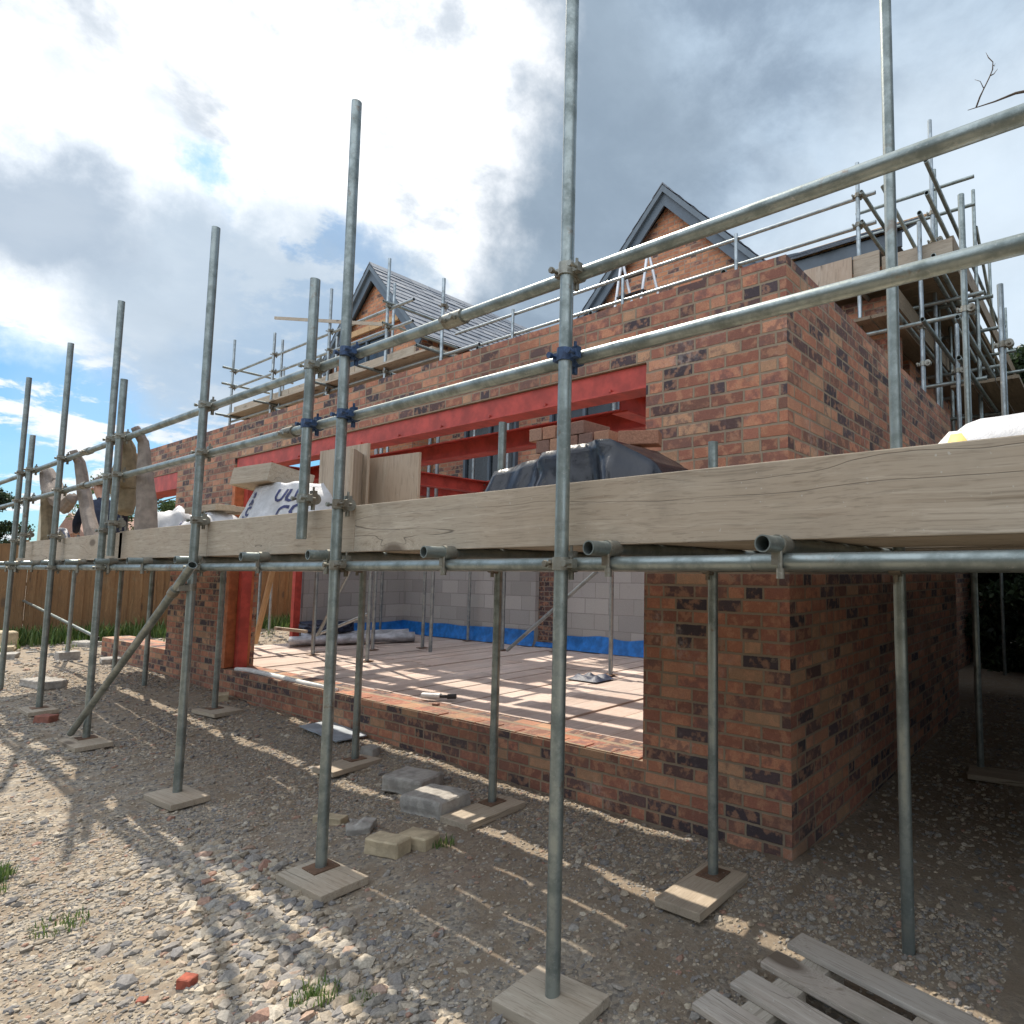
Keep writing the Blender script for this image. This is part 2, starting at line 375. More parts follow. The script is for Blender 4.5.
# ------------------------------------------------------------------ GROUND
def axis_lines(segs):
    out=[]
    for a,b_,st in segs:
        n=max(1,int(round((b_-a)/st))); out+=list(np.linspace(a,b_,n,endpoint=False))
    out.append(segs[-1][1]); return np.array(out)
xs=axis_lines([(-400,-60,40),(-60,-18,2),(-18,-9,.12),(-9,.4,.035),(.4,6,.3),(6,60,4),(60,400,40)])
ys=axis_lines([(-300,-30,30),(-30,-3,2),(-3,.2,.3),(.2,3.4,.035),(3.4,9,.15),(9,30,1.5),(30,500,40)])
X,Yg=np.meshgrid(xs,ys,indexing='ij'); Zg=gh(X,Yg)
V=np.stack([X,Yg,Zg],-1).reshape(-1,3); nx,ny=len(xs),len(ys)
i,j=np.meshgrid(np.arange(nx-1),np.arange(ny-1),indexing='ij'); a=(i*ny+j).ravel()
F=np.stack([a,a+ny,a+ny+1,a+1],-1)
def npmesh(name,V,F,mat,smooth=True):
    me=bpy.data.meshes.new(name); k=F.shape[1]
    me.vertices.add(len(V)); me.vertices.foreach_set('co',V.astype(np.float32).ravel())
    me.loops.add(F.size); me.loops.foreach_set('vertex_index',F.astype(np.int32).ravel())
    me.polygons.add(len(F)); me.polygons.foreach_set('loop_start',np.arange(0,F.size,k,dtype=np.int32))
    me.polygons.foreach_set('loop_total',np.full(len(F),k,np.int32))
    me.polygons.foreach_set('use_smooth',np.full(len(F),smooth,bool))
    me.materials.append(mat); me.update(calc_edges=True); me.validate()
    o=bpy.data.objects.new(name,me); COL.objects.link(o); return o
o=npmesh('ground',V,F,M_ground); o['kind']='structure'

# loose stones: icosahedra squashed, turned and half sunk
ph=(1+5**.5)/2
ICO=np.array([(-1,ph,0),(1,ph,0),(-1,-ph,0),(1,-ph,0),(0,-1,ph),(0,1,ph),(0,-1,-ph),(0,1,-ph),(ph,0,-1),(ph,0,1),(-ph,0,-1),(-ph,0,1)])/1.9
ICF=np.array([(0,11,5),(0,5,1),(0,1,7),(0,7,10),(0,10,11),(1,5,9),(5,11,4),(11,10,2),(10,7,6),(7,1,8),(3,9,4),(3,4,2),(3,2,6),(3,6,8),(3,8,9),(4,9,5),(2,4,11),(6,2,10),(8,6,7),(9,8,1)])
def stones(n,xr,yr,smin,smax,dens=None,flat=.6):
    x=RNG.uniform(xr[0],xr[1],n);y=RNG.uniform(yr[0],yr[1],n)
    if dens is not None:
        k=RNG.random(n)<dens(x,y); x=x[k];y=y[k]; n=len(x)
    s=smin+(smax-smin)*RNG.random(n)**2.6
    V=ICO[None]*(1+RNG.uniform(-.28,.28,(n,12,1)))
    V=V*np.stack([s*RNG.uniform(.8,1.35,n),s*RNG.uniform(.6,1.0,n),s*RNG.uniform(flat*.6,flat*1.2,n)],-1)[:,None,:]
    t=RNG.normal(0,.28,n); c,sn=np.cos(t)[:,None],np.sin(t)[:,None]
    V=np.stack([V[...,0],V[...,1]*c-V[...,2]*sn,V[...,1]*sn+V[...,2]*c],-1)
    t=RNG.uniform(0,2*PI,n); c,sn=np.cos(t)[:,None],np.sin(t)[:,None]
    V=np.stack([V[...,0]*c-V[...,1]*sn,V[...,0]*sn+V[...,1]*c,V[...,2]],-1)
    V+=np.stack([x,y,gh(x,y)+s*.12],-1)[:,None,:]
    F=ICF[None]+(np.arange(n)*12)[:,None,None]
    return V.reshape(-1,3),F.reshape(-1,3)
def notin(x,y): return ~((y>3.08)&(x>-12.7)&(x<-1.38))
def dA(x,y): # denser in drifts; thinner on the trodden soil by the wall
    drift=np.clip(vnoise(x*1.3+40,y*1.6)*1.7-.05,.25,1)
    soil=np.clip(1.25-(y-1.5)*.40,.45,1)
    wallpile=np.exp(-((y-2.85)/.28)**2)*np.clip((x+5.2)/.6,0,1)*.9
    return np.clip(drift*soil+wallpile,0,1)*notin(x,y)
parts=[stones(75000,(-6.2,-.4),(.35,3.12),.004,.0125,dA),
       stones(5500,(-6.2,-.4),(.35,3.12),.010,.027,dA),
       stones(20000,(-12,-6.2),(.8,3.12),.008,.022,dA),
       stones(4000,(-17,-12),(1,9),.015,.05,lambda x,y:.7*notin(x,y)),
       stones(5200,(-4.2,-1.2),(.55,1.62),.016,.042,lambda x,y:np.exp(-((y-1.28+.16*(x+3))/.22)**2)),
       stones(9000,(-1.4,.6),(3.1,9),.006,.022,lambda x,y:np.ones_like(x)*.8)]
VV=[];FF=[];k=0
for v,f in parts: VV.append(v);FF.append(f+k);k+=len(v)
o=npmesh('gravel',np.concatenate(VV),np.concatenate(FF),M_stone,False); o['kind']='stuff'; o['label']='loose grey and buff gravel strewn over the ground'; o['category']='gravel'

# grass
def blades(spots):
    vs=[];fs=[]
    for (x,y,r,n,h) in spots:
        for _ in range(n):
            t=random.uniform(0,2*PI);q=r*random.random()**.6;px=x+q*math.cos(t);py=y+q*math.sin(t);z=H(px,py)
            hh=h*random.uniform(.4,1.1);w=h*.035*random.uniform(.6,1.4)+.001;a=random.uniform(0,2*PI);l=random.uniform(.1,.7)*hh
            dx,dy=math.cos(a),math.sin(a);k=len(vs)
            vs+=[(px-dy*w,py+dx*w,z),(px+dy*w,py-dx*w,z),(px+dx*l*.4+dy*w*.7,py+dy*l*.4-dx*w*.7,z+hh*.6),(px+dx*l*.4-dy*w*.7,py+dy*l*.4+dx*w*.7,z+hh*.6),(px+dx*l,py+dy*l,z+hh)]
            fs+=[(k,k+1,k+2),(k,k+2,k+3),(k+3,k+2,k+4)]
    return np.array(vs),np.array(fs)
sp=[(-4.55,.72,.10,240,.07),(-4.35,.70,.06,90,.05),(-3.75,.82,.10,120,.04),(-2.35,1.20,.08,200,.05),(-3.05,2.2,.06,60,.05),(-2.2,1.28,.05,60,.04)]
for _ in range(420):
    sp.append((random.uniform(-16.4,-15.5)-.0,random.uniform(0,11.5),.25,26,random.uniform(.12,.36)))
for _ in range(40): sp.append((random.uniform(-15.6,-14.2),random.uniform(0.5,11),.12,16,random.uniform(.06,.2)))
v,f=blades(sp); o=npmesh('grass',v,f,M_grass,False); tag(o,'green grass tufts growing through gravel and along fence foot','grass',None,'stuff')

# ------------------------------------------------------------------ HOUSE
house=thing('brick_house','part-built brick house with red steel beams, block inner walls and slate gables','house',(-6.5,7,0))
FY=3.12; B=M_brick
mb=MB(); mb.box(-12.6,-1.42,FY,FY+.18,2.846,3.28); mb.box(-12.6,-1.76,FY+.18,FY+.38,2.99,3.276); mb.box(-1.75,-1.42,FY+.18,FY+.33,2.846,3.28)  # hidden inner skin added to keep sun off the ground before the plinth
# a few loose-set bricks on the last course give the uneven top edge
x=-12.55
while x<-1.7:
    if random.random()<.12: mb.box(x,x+.215,FY+.004,FY+.106,3.2795,3.2795+random.uniform(.004,.012))
    x+=.225
mb.build('parapet_wall',B,house)
mb=MB(); mb.box(-2.40,-1.42,FY,FY+.33,-.3,2.846); mb.build('brick_pier',B,house)
mb=MB(); mb.box(-10.46,-8.62,FY,FY+.33,-.3,2.846); mb.build('brick_pier',B,house)
mb=MB(); mb.box(-8.62,-2.40,FY,FY+.33,-.3,.352); mb.box(-13.2,-10.46,FY,FY+.33,-.3,.44)
# rowlock of mortar-smeared edge bricks on the sill
x=-8.5
while x<-2.6:
    mb.box(x,x+.213,FY+.006,FY+.104,.352,.352+random.uniform(.006,.013)); x+=.225
mb.build('plinth_wall',B,house)
mb=MB(); mb.box(-1.75,-1.42,FY+.33,7.5,-.3,3.28)
y=FY+.4
while y<7.3:
    if random.random()<.2: mb.box(-1.53,-1.424,y,y+.215,3.2795,3.2795+random.uniform(.004,.012))
    y+=.225
mb.build('side_wall',B,house)
# steel
def ibeam(mb,p0,p1,h=.18,w=.15,tf=.013,tw=.010):
    p0=Vector(p0);p1=Vector(p1);d=(p1-p0);L=d.length
    M=Matrix.Translation(p0)@d.to_track_quat('X','Z').to_matrix().to_4x4()
    mb.box(0,L,-w/2,w/2,h/2-tf,h/2,M);mb.box(0,L,-w/2,w/2,-h/2,-h/2+tf,M);mb.box(0,L,-tw/2,tw/2,-h/2+tf,h/2-tf,M)
mb=MB(); mb.box(-8.60,-2.405,FY+.022,FY+.036,2.70,2.843); mb.box(-8.60,-2.405,FY+.008,FY+.17,2.684,2.698)
mb.box(-8.60,-2.405,FY+.15,FY+.164,2.70,2.843)
x=-8.3
while x<-2.5: mb.box(x,x+.02,FY+.004,FY+.02,2.70,2.718); x+=.62
mb.build('steel_lintel',M_red,house)
mb=MB(); mb.box(-12.6,-10.465,FY+.010,FY+.024,2.63,2.843); mb.box(-12.6,-10.465,FY+.004,FY+.31,2.615,2.628); mb.build('steel_lintel',M_red,house)
for p0,p1 in (((-8.9,3.98,2.75),(-2.98,3.98,2.75)),((-2.9,3.46,2.75),(-2.9,6.8,2.75)),((-7.6,4.07,2.74),(-7.6,6.8,2.74)),((-7.5,6.0,2.74),(-4.2,6.0,2.74)),((-8.7,3.46,2.75),(-8.7,6.8,2.75))):
    mb=MB(); ibeam(mb,p0,p1,.18 if p0[0]>-8.8 or 1 else .2)
    if p0[0]==-2.9: pass
    bm_=mb.build('steel_beam',M_red,house)
mb=MB()
for dy in (-.05,.05):
    for dz in (-.04,.04): mb.tube((-7.58,6.0-.0+dy,2.74+dz),(-7.565,6.0+dy,2.74+dz),.012,8,False)
mb.build('bolt',M_coup,house)
for (x,y) in ((-8.49,3.26),(-10.9,4.93)):
    mb=MB(); z0=.36
    mb.box(x-.05,x+.05,y-.05,y-.04,z0,2.66);mb.box(x-.05,x+.05,y+.04,y+.05,z0,2.66);mb.box(x-.005,x+.005,y-.039,y+.039,z0,2.66)
    mb.box(x+.04,x+.05,y-.039,y+.039,z0,2.66)
    mb.build('steel_column',M_red,house)
mb=MB(); mb.box(-8.615,-8.555,FY+.02,FY+.26,.37,2.65); mb.box(-8.62,-8.545,FY-.004,FY+.018,.37,2.65); mb.build('timber_post',M_orange,house)
# inner block walls, membrane, floor
mb=MB(); mb.box(-11.0,-7.34,6.79,6.93,.2,2.7); mb.box(-6.84,-1.752,6.79,6.93,.2,2.7); mb.box(-11.0,-10.86,5.02,6.79,.2,2.7); mb.build('block_wall',M_block,house)
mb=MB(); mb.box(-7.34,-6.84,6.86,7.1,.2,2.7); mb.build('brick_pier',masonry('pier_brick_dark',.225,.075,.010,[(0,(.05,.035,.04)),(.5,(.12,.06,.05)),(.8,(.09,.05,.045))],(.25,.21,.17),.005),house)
def strip(mb,p0,p1,nrm,z0,z1,seed):
    p0=Vector(p0);p1=Vector(p1);n=int((p1-p0).length/.06);nr=Vector(nrm);vs=[];rows=5
    for i in range(n+1):
        t=i/n;p=p0.lerp(p1,t);L=(p1-p0).length*t
        for r in range(rows):
            q=r/(rows-1);off=.012+.03*(float(vnoise(L*5+seed,q*3))-.3)*(1-q*.5)+(.03*(1-q)**3)
            z=z0+(z1-z0)*q+(.05*(float(vnoise(L*2.3+seed,8.))-.5) if r==rows-1 else 0)
            vs.append(p+nr*max(off,.004)+Vector((0,0,z)))
    fs=[(i*rows+r,(i+1)*rows+r,(i+1)*rows+r+1,i*rows+r+1) for i in range(n) for r in range(rows-1)]
    mb.add(vs,fs,True)
mb=MB(); strip(mb,(-10.85,6.79,0),(-7.34,6.79,0),(0,-1,0),.365,.60,3); strip(mb,(-6.84,6.79,0),(-1.76,6.79,0),(0,-1,0),.365,.58,30); strip(mb,(-7.34,6.84,0),(-6.84,6.84,0),(0,-1,0),.365,.44,60)
strip(mb,(-10.86,5.1,0),(-10.86,6.79,0),(1,0,0),.365,.58,90); mb.build('damp_proof_membrane',M_bluemem,house)
mb=MB()
x=-10.8
while x<-1.8:
    w=.30+random.uniform(-.01,.01); dz=random.uniform(-.007,.007); y=3.46
    if x>-1.76-w: w=-1.76-x
    cut=random.uniform(4.2,6.0)
    for (a0,a1) in ((3.455,cut),(cut+.012,6.788)):
        t=random.uniform(-.006,.006)
        mb.box(x,x+w-random.uniform(.006,.02),a0,a1,.2,.352+dz+t)
    x+=w
mb.build('timber_floor',M_floor,house)
# main house behind: lower rear wall, left wing, right gable
M_dk=M_brick2
def windowpart(parent,x0,x1,z0,z1,Y,frame=M_barge):
    mb=MB(); t=.06
    mb.box(x0,x1,Y-.05,Y+.02,z1-t,z1);mb.box(x0,x1,Y-.05,Y+.02,z0,z0+t);mb.box(x0,x0+t,Y-.05,Y+.02,z0+t,z1-t);mb.box(x1-t,x1,Y-.05,Y+.02,z0+t,z1-t)
    mb.box((x0+x1)/2-.03,(x0+x1)/2+.03,Y-.045,Y+.015,z0+t,z1-t)
    fr=mb.build('window',frame,parent); mb=MB(); mb.box(x0+t,x1-t,Y-.01,Y,z0+t,z1-t); mb.build('pane',M_dark,fr)
mb=MB(); mb.box(-10.6,-1.9,7.12,7.4,2.4,4.7); mb.build('rear_wall',M_brick,house)
for a,b_ in ((-9.6,-8.2),(-7.4,-5.9),(-5.2,-3.6)): windowpart(house,a,b_,2.9,4.4,7.11)
mb=MB(); mb.box(-8.6,-2.02,8.2,8.5,0,5.62); mb.build('upper_wall',M_brick2,house)
mb=MB(); mb.box(-2.32,-2.02,8.5,14.5,0,5.62); mb.build('side_wall',M_brick,house)

def gable(xc,Y0,zap,zb,hw,depth,courses=True,win=False):
    sl=(zap-.16-zb)/hw
    gz=zb-.0
    mb=MB()
    mb.prism([(xc-hw+.12,Y0,gz-1.6),(xc+hw-.12,Y0,gz-1.6),(xc+hw-.12,Y0,gz+.10),(xc,Y0,zap-.26),(xc-hw+.12,Y0,gz+.10)],(0,.28,0))
    # cheeks
    mb.box(xc+hw-.40,xc+hw-.12,Y0+.28,Y0+depth,gz-1.6,gz+.02); mb.box(xc-hw+.12,xc-hw+.40,Y0+.28,Y0+depth,gz-1.6,gz+.02)
    w=mb.build('gable_wall',M_brick2,house)
    L=math.hypot(hw+.12,zap-zb+.12*sl)
    for sg in (-1,1):
        top=Vector((xc,0,zap)); bot=Vector((xc+sg*(hw+.12),0,zap-(hw+.12)*(zap-zb)/hw))
        d=(bot-top).normalized(); nn=Vector((-d.z*sg,0,d.x*sg)); nn=nn if nn.z>0 else -nn
        def P(a,h,y): return top+d*a+nn*h+Vector((0,y,0))
        L=(bot-top).length
        # deep lower fascia, set back, and a thinner capping fascia in front
        def slab(a0,a1,h0,h1,y0,y1,name,mat,k0=0,k1=0):
            m_=MB(); m_.prism([P(a0+k0,h0,y0),P(a1,h0,y0),P(a1,h1,y0),P(a0+k1,h1,y0)],(0,y1-y0,0)); return m_.build(name,mat,w)
        tn=math.tan(math.atan2(zap-zb,hw))
        def mit(h): return -h*tn if True else 0   # mitre at the apex (x = xc)
        slab(0,L,-.24,-.085,Y0-.14,Y0-.11,'bargeboard',M_barge,k0=.24*tn,k1=.085*tn)
        slab(0,L,-.085,-.004,Y0-.19,Y0-.11,'capping_board',M_barge2,k0=.085*tn,k1=.004*tn)
        slab(0,L,-.10,-.006,Y0-.11,Y0+.0,'soffit',M_barge,k0=.10*tn,k1=.006*tn)
        # slate courses, each slate its own little tile
        m_=MB(); a=.02; r=0
        while a<L-.02:
            y=Y0-.20-(r%2)*.15
            while y<Y0+depth:
                y1=min(y+.298,Y0+depth); ya=max(y,Y0-.20); j=random.uniform(-.004,.004)
                if y1-ya>.03:
                    lo=a+.25; 
                    q=[P(a,.004+j,ya+.002),P(a,.004+j,y1-.002),P(min(lo,L+.05),.018+j,y1-.002),P(min(lo,L+.05),.018+j,ya+.002)]
                    q2=[p+nn*.005 for p in q]
                    if sg>0: q=q[::-1];q2=q2[::-1]
                    m_.add(q+q2,[(0,1,2,3),(7,6,5,4),(0,4,5,1),(1,5,6,2),(2,6,7,3),(3,7,4,0)])
                y+=.30
            a+=.20; r+=1
        m_.build('slate_roof',M_slate,house if False else w)
        m_=MB(); m_.prism([P(.0,-.0,Y0-.105),P(L,-.0,Y0-.105),P(L,-.03,Y0-.105),P(.03*tn,-.03,Y0-.105)],(0,depth+.1,0)); m_.build('roof_deck',M_black,w)
    m_=MB(); y=Y0-.19
    while y<Y0+depth:
        m_.prism([(xc-.13,y,zap-.09),(xc,y,zap+.045),(xc+.13,y,zap-.09),(xc+.12,y,zap-.105),(xc,y,zap+.02),(xc-.12,y,zap-.105)],(0,.44,0)); y+=.45
    m_.build('ridge_tiles',M_slate,w)
    return w
gable(-12.28,6.8,7.80,6.02,1.80,6.5)
gable(-5.86,8.2,7.93,6.15,1.78,3.2)
# wing walls under the left gable
mb=MB(); mb.box(-14.16,-10.8,6.8,7.08,0,4.5); mb.box(-11.08,-10.8,7.08,13.3,0,4.5); mb.box(-14.16,-13.88,7.08,13.3,0,4.5); mb.build('wing_wall',M_brick2,house)
windowpart(house,-13.3,-11.7,4.9,6.3,6.79)
# timber collar seen across the gable
mb=MB(); mb.box(-13.2,-11.3,6.70,6.74,6.42,6.54); mb.build('collar_board',M_batten,house)
# main roof, partly slated
mb=MB(); mb.box(-10.6,-1.98,7.80,7.84,5.60,5.80); mb.build('eaves_fascia',M_barge,house)
mb=MB(); mb.box(-10.6,-2.0,7.84,8.2,5.60,5.615); mb.build('soffit',M_barge,house)
th=math.atan(.62); MR=Matrix.Translation((0,7.80,5.80))@Matrix.Rotation(th,4,'X')
mb=MB(); mb.box(-10.6,-1.98,.02,2.2,-.03,-.002,MR); mb.build('roof_deck',M_black,house)
mb=MB()
for x0,x1,y in [(-10.6,-1.98,.3+.25*k) for k in range(8)]: mb.box(x0,x1,y,y+.04,.0,.022,MR)
mb.build('roof_battens',M_batten,house)
mb=MB(); a=-.05; r=0
while a<1.9:
    x=-10.6-(r%2)*.15
    while x<-2.0:
        lim=1.9 if x<-4.2 else 1.05+.5*float(vnoise(x*1.7,3.))-.25*max(0,(x+3.0))
        if a<lim:
            x1=min(x+.296,-1.96); xa=max(x,-10.6); j=random.uniform(-.003,.006); t=random.uniform(-.02,.02)
            q=[MR@Vector(p) for p in ((xa+.002,a+t,.045+j),(x1-.002,a+t,.045+j),(x1-.002,a+.32,.024+j),(xa+.002,a+.32,.024+j))]
            q2=[p+Vector((0,-.004,.008)) for p in q]
            mb.add(q+q2,[(3,2,1,0),(4,5,6,7),(0,1,5,4),(1,2,6,5),(2,3,7,6),(3,0,4,7)])
        x+=.30
    a+=.25;r+=1
mb.build('slate_roof',M_slate,house)
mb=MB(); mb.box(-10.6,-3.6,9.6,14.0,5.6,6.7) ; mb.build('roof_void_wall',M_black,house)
# ------------------------------------------------------------------ SCAFFOLD
R0=.0258
def coupler(root,pole,z,dy=.052,blue=False,rail='x',name='coupler',jag=True):
    """right-angle clip joining an upright at (x,y) to a tube passing beside it"""
    x,y=pole; mb=MB()
    mb.tube((x,y,z-.024),(x,y,z+.024),.0325,16,False)
    if rail=='x': mb.tube((x-.024,y+dy,z),(x+.024,y+dy,z),.0325,16,False)
    else: mb.tube((x+dy,y-.024,z),(x+dy,y+.024,z),.0325,16,False)
    for s in (-1,1):
        mb.box(x+s*.030,x+s*.062,y-.006,y+.020,z-.016,z+.016)
        mb.tube((x+s*.050,y-.036,z),(x+s*.050,y+.040,z),.0065,8,False)
        mb.tube((x+s*.050,y-.040,z),(x+s*.050,y-.026,z),.0125,6,False)
    mb.box(x-.02,x+.02,y+dy-.012,y+dy+.012,z+.030,z+.048); mb.box(x-.018,x+.018,y+dy*.3,y+dy*.7,z-.038,z-.024)
    mb.tube((x,y+dy,z+.03),(x,y+dy,z+.07),.006,8,False); mb.tube((x,y+dy,z-.06),(x,y+dy,z-.03),.011,6,False)
    return mb.build(name,[M_blue if blue else M_coup],root)
def tubep(root,name,p0,p1,r=R0,mat=None,n=16): 
    mb=MB(); mb.tube(p0,p1,r,n); return mb.build(name,mat or M_tube,root)
def baseplate(pole,x,y,z,mat=None,s=.062):
    mb=MB(); mb.box(x-s,x+s,y-s,y+s,z,z+.006); mb.tube((x,y,z+.006),(x,y,z+.05),.018,10,False); return mb.build('base_plate',mat or M_rust,pole)
def sleeve(root,x,y,z,axis='x',L=.13):
    mb=MB(); a=(L/2,0,0) if axis=='x' else (0,L/2,0)
    p=Vector((x,y,z)); a=Vector(a); mb.tube(p-a,p+a,.034,16,False)
    for s in (-.035,.035):
        mb.tube(p+a*(s*16)/1+Vector((0,-.05,-.012)),p+a*(s*16)+Vector((0,0.03,-.012)),.008,8,False)
        mb.tube(p+a*(s*16)+Vector((0,-.056,-.012)),p+a*(s*16)+Vector((0,-.036,-.012)),.014,6,False)
    return mb.build('sleeve_coupler',M_coup,root)

SC=thing('scaffold_platform','galvanised tube scaffold with long timber toe board running right across the front','scaffolding',(-5,2.2,0))
FR=1.67; IN=2.72; RY=1.722
soles=[]
def sole(x,y,dx,dy,rz,label,h=.038,mat=None,bz=None):
    z=H(x,y)+.004 if bz is None else bz
    al = dx>=dy
    mat=mat or (M_wx if al else M_wy)
    o=thing('sole_board',label,'board',(x,y,z),'timber sole boards under the scaffold poles',rz)
    mb=MB(); mb.box(-dx/2,dx/2,-dy/2,dy/2,0,h,bev=.004); mb.build('plank',mat,o,M=1)
    return z+h
# uprights of the front row:  x, z top, sole label
zb=sole(-1.665,1.655,.33,.235,.05,'worn sole board under the thick scaffold pole nearest the camera')
fr=[(-1.672,4.6,zb,1.67),
    (-3.285,4.075,sole(-3.20,1.635,.40,.23,.04,'thick two-plank sole board with rusty plate at the second pole from the camera'),1.662),
    (-5.19,3.955,sole(-5.13,1.65,.40,.22,.07,'pale sole board with rusty plate, third along the front row',bz=H(-5.13,1.65)+.01),1.665),
    (-7.29,3.93,sole(-7.18,1.64,.46,.24,.03,'wide sole board carrying both a pole and the foot of the raking brace'),1.665),
    (-8.93,3.88,sole(-8.90,1.66,.42,.22,.0,'narrow grey sole board at the far left of the front row'),1.66),
    (-10.75,3.83,H(-10.75,1.66),1.66),(.35,3.9,H(.35,1.67),1.67)]
for k,(x,zt,z0,y) in enumerate(fr):
    p=tubep(SC,'upright',(x,FR,z0),(x+(-.025 if k==1 else 0),FR,zt))
    if z0>.03: baseplate(p,x,FR,z0,M_blue if k==0 else M_rust,.075 if k==0 else .062)
for (x,a,b_) in ((-3.672,1.675,3.16),(-7.03,1.62,3.16),(-10.28,1.63,3.06)):
    tubep(SC,'upright',(x,FR,a),(x,FR,b_))
    coupler(SC,(x,FR),2.321,.052,x>-4); coupler(SC,(x,FR),2.657); coupler(SC,(x,FR),1.90,.052)
inn=[(-.735,4.7,H(-.735,IN)),
     (-1.655,2.17,sole(-1.635,2.60,.24,.44,.0,'long sole board at the pole in front of the brick pier')),
     (-3.29,2.49,sole(-3.24,2.62,.25,.45,.02,'sole board beside the grey concrete blocks')),
     (-4.92,2.2,sole(-4.87,2.64,.25,.40,.1,'dusty sole board behind the second front pole')),
     (-7.62,2.2,sole(-7.55,2.72,.45,.26,.1,'sole board by the foot of the left brick pier')),
     (-9.72,2.2,H(-9.72,IN)),(-10.9,2.2,H(-10.9,IN)),
     (-13.15,2.2,H(-13.15,IN)+.12),(.35,2.3,H(.35,IN))]
for (x,zt,z0) in inn:
    p=tubep(SC,'upright',(x,IN,z0),(x,IN,zt))
    if z0>.03 and x>-8: baseplate(p,x,IN,z0)
tag(MB().box(-13.27,-13.03,IN-.12,IN+.12,H(-13.15,IN)-.01,H(-13.15,IN)+.12).build('concrete_block',M_concrete),'small block under the farthest inner scaffold pole by the fence','block')
for z,nm in ((2.657,'guard_rail'),(2.321,'guard_rail')):
    cut=-2.433 if z>2.5 else -3.992
    tubep(SC,nm,(-13.6,RY,z),(-8.2,RY,z)); tubep(SC,nm,(-8.19,RY,z),(cut,RY,z)); tubep(SC,nm,(cut,RY,z),(1.4,RY,z))
    sleeve(SC,cut,RY,z); sleeve(SC,-8.2,RY,z)
tubep(SC,'ledger',(-13.4,RY,1.531),(-5.3,RY,1.519)); tubep(SC,'ledger',(-5.3,RY,1.521),(-.9,RY,1.531)); tubep(SC,'ledger',(-.9,RY,1.533),(1.4,RY,1.535))
tubep(SC,'ledger',(-13.4,IN-.052,1.52),(-5,IN-.052,1.52)); tubep(SC,'ledger',(-5,IN-.052,1.525),(1.4,IN-.052,1.532))
for k,(x,zt,z0,y) in enumerate(fr):
    for z in (2.657,2.321): coupler(SC,(x,FR),z,.052,blue=(k==0 and z<2.5) or (k==1))
    coupler(SC,(x,FR),1.531 if x>-5 else 1.52)
    if x<-3: coupler(SC,(x,FR),1.845,.045,name='board_clip')
for (x,zt,z0) in inn: coupler(SC,(x,IN),1.525,-.052)
for x in (-.81,-1.475,-2.425,-3.44,-4.25,-5.30,-6.3,-7.15,-8.1,-9.0,-9.9,-10.7,-11.2,.2):
    z=1.5835 if x>-5 else 1.572
    tubep(SC,'transom',(x,1.60,z),(x,3.06,z))
    mb=MB(); mb.tube((x,RY-.03,z),(x,RY+.03,z),.031,14,False); mb.tube((x+.012,RY-.03,z),(x+.012,RY-.03,z-.075),.007,8,False); mb.tube((x+.012,RY-.03,z-.10),(x+.012,RY-.03,z-.07),.013,6,False)
    mb.box(x-.016,x+.016,RY-.034,RY-.026,z-.06,z+.02); mb.build('transom_clip',M_coup,SC)
# toe boards and decking
for (a,b_,z0,zt) in ((-1.35+4.0,-3.262,1.600,1.845),(-3.266,-5.19,1.599,1.840),(-5.195,-7.13,1.597,1.836),(-7.05,-10.95,1.592,1.828)):
    x0,x1=min(a,b_),max(a,b_)
    MB().box(x0,x1,1.745,1.783,z0,zt,bev=.004).build('toe_board',M_wx,SC)
ys_=[1.79,2.022,2.256,2.492,2.800]
for r,y in enumerate(ys_):
    xx=-11.3+(.6*(r%2))
    if r%2: MB().box(-11.3,xx-.01,y,y+.222,1.600,1.638,bev=.003).build('scaffold_board',M_wx,SC)
    while xx<1.4:
        L=min(3.9,1.4-xx); dz=.0 if xx>-5 else -.006
        MB().box(xx,xx+L-.012,y+random.uniform(-.004,.004),y+.221,1.6105+dz,1.648+dz,bev=.003).build('scaffold_board',M_wx,SC)
        xx+=L
# decking carried on round the corner above the side passage
for r in range(6):
    MB().box(-1.36+.232*r,-1.36+.232*r+.222,3.07,9.3,1.6105,1.648,bev=.003).build('scaffold_board',M_wy,SC)
for y in (3.4,4.6,5.46,6.7): tubep(SC,'transom',(-1.38,y,1.583),(1.2,y,1.583))
tubep(SC,'ledger',(-.95,2.9,1.535),(-.95,7.4,1.535))
for r in range(4): MB().box(.06+.232*r,.06+.232*r+.222,3.07,9.3,1.6105,1.648,bev=.003).build('scaffold_board',M_wy,SC)
# braces
tubep(SC,'raking_brace',(-7.42,1.598,.10),(-5.26,1.598,1.36)); tubep(SC,'raking_brace',(-5.42,1.600,1.27),(-4.98,1.600,1.535),.027)
mb=MB(); mb.tube((-5.19,1.665,1.36),(-5.19,1.665,1.41),.033,14,False); mb.tube((-5.30,1.598,1.338),(-5.24,1.598,1.375),.033,14,False); mb.box(-5.22,-5.16,1.59,1.65,1.36,1.40); mb.build('coupler',M_coup,SC)
tubep(SC,'cross_brace',(-17.0,IN+.05,.96),(-11.9,IN+.05,.53),.022)

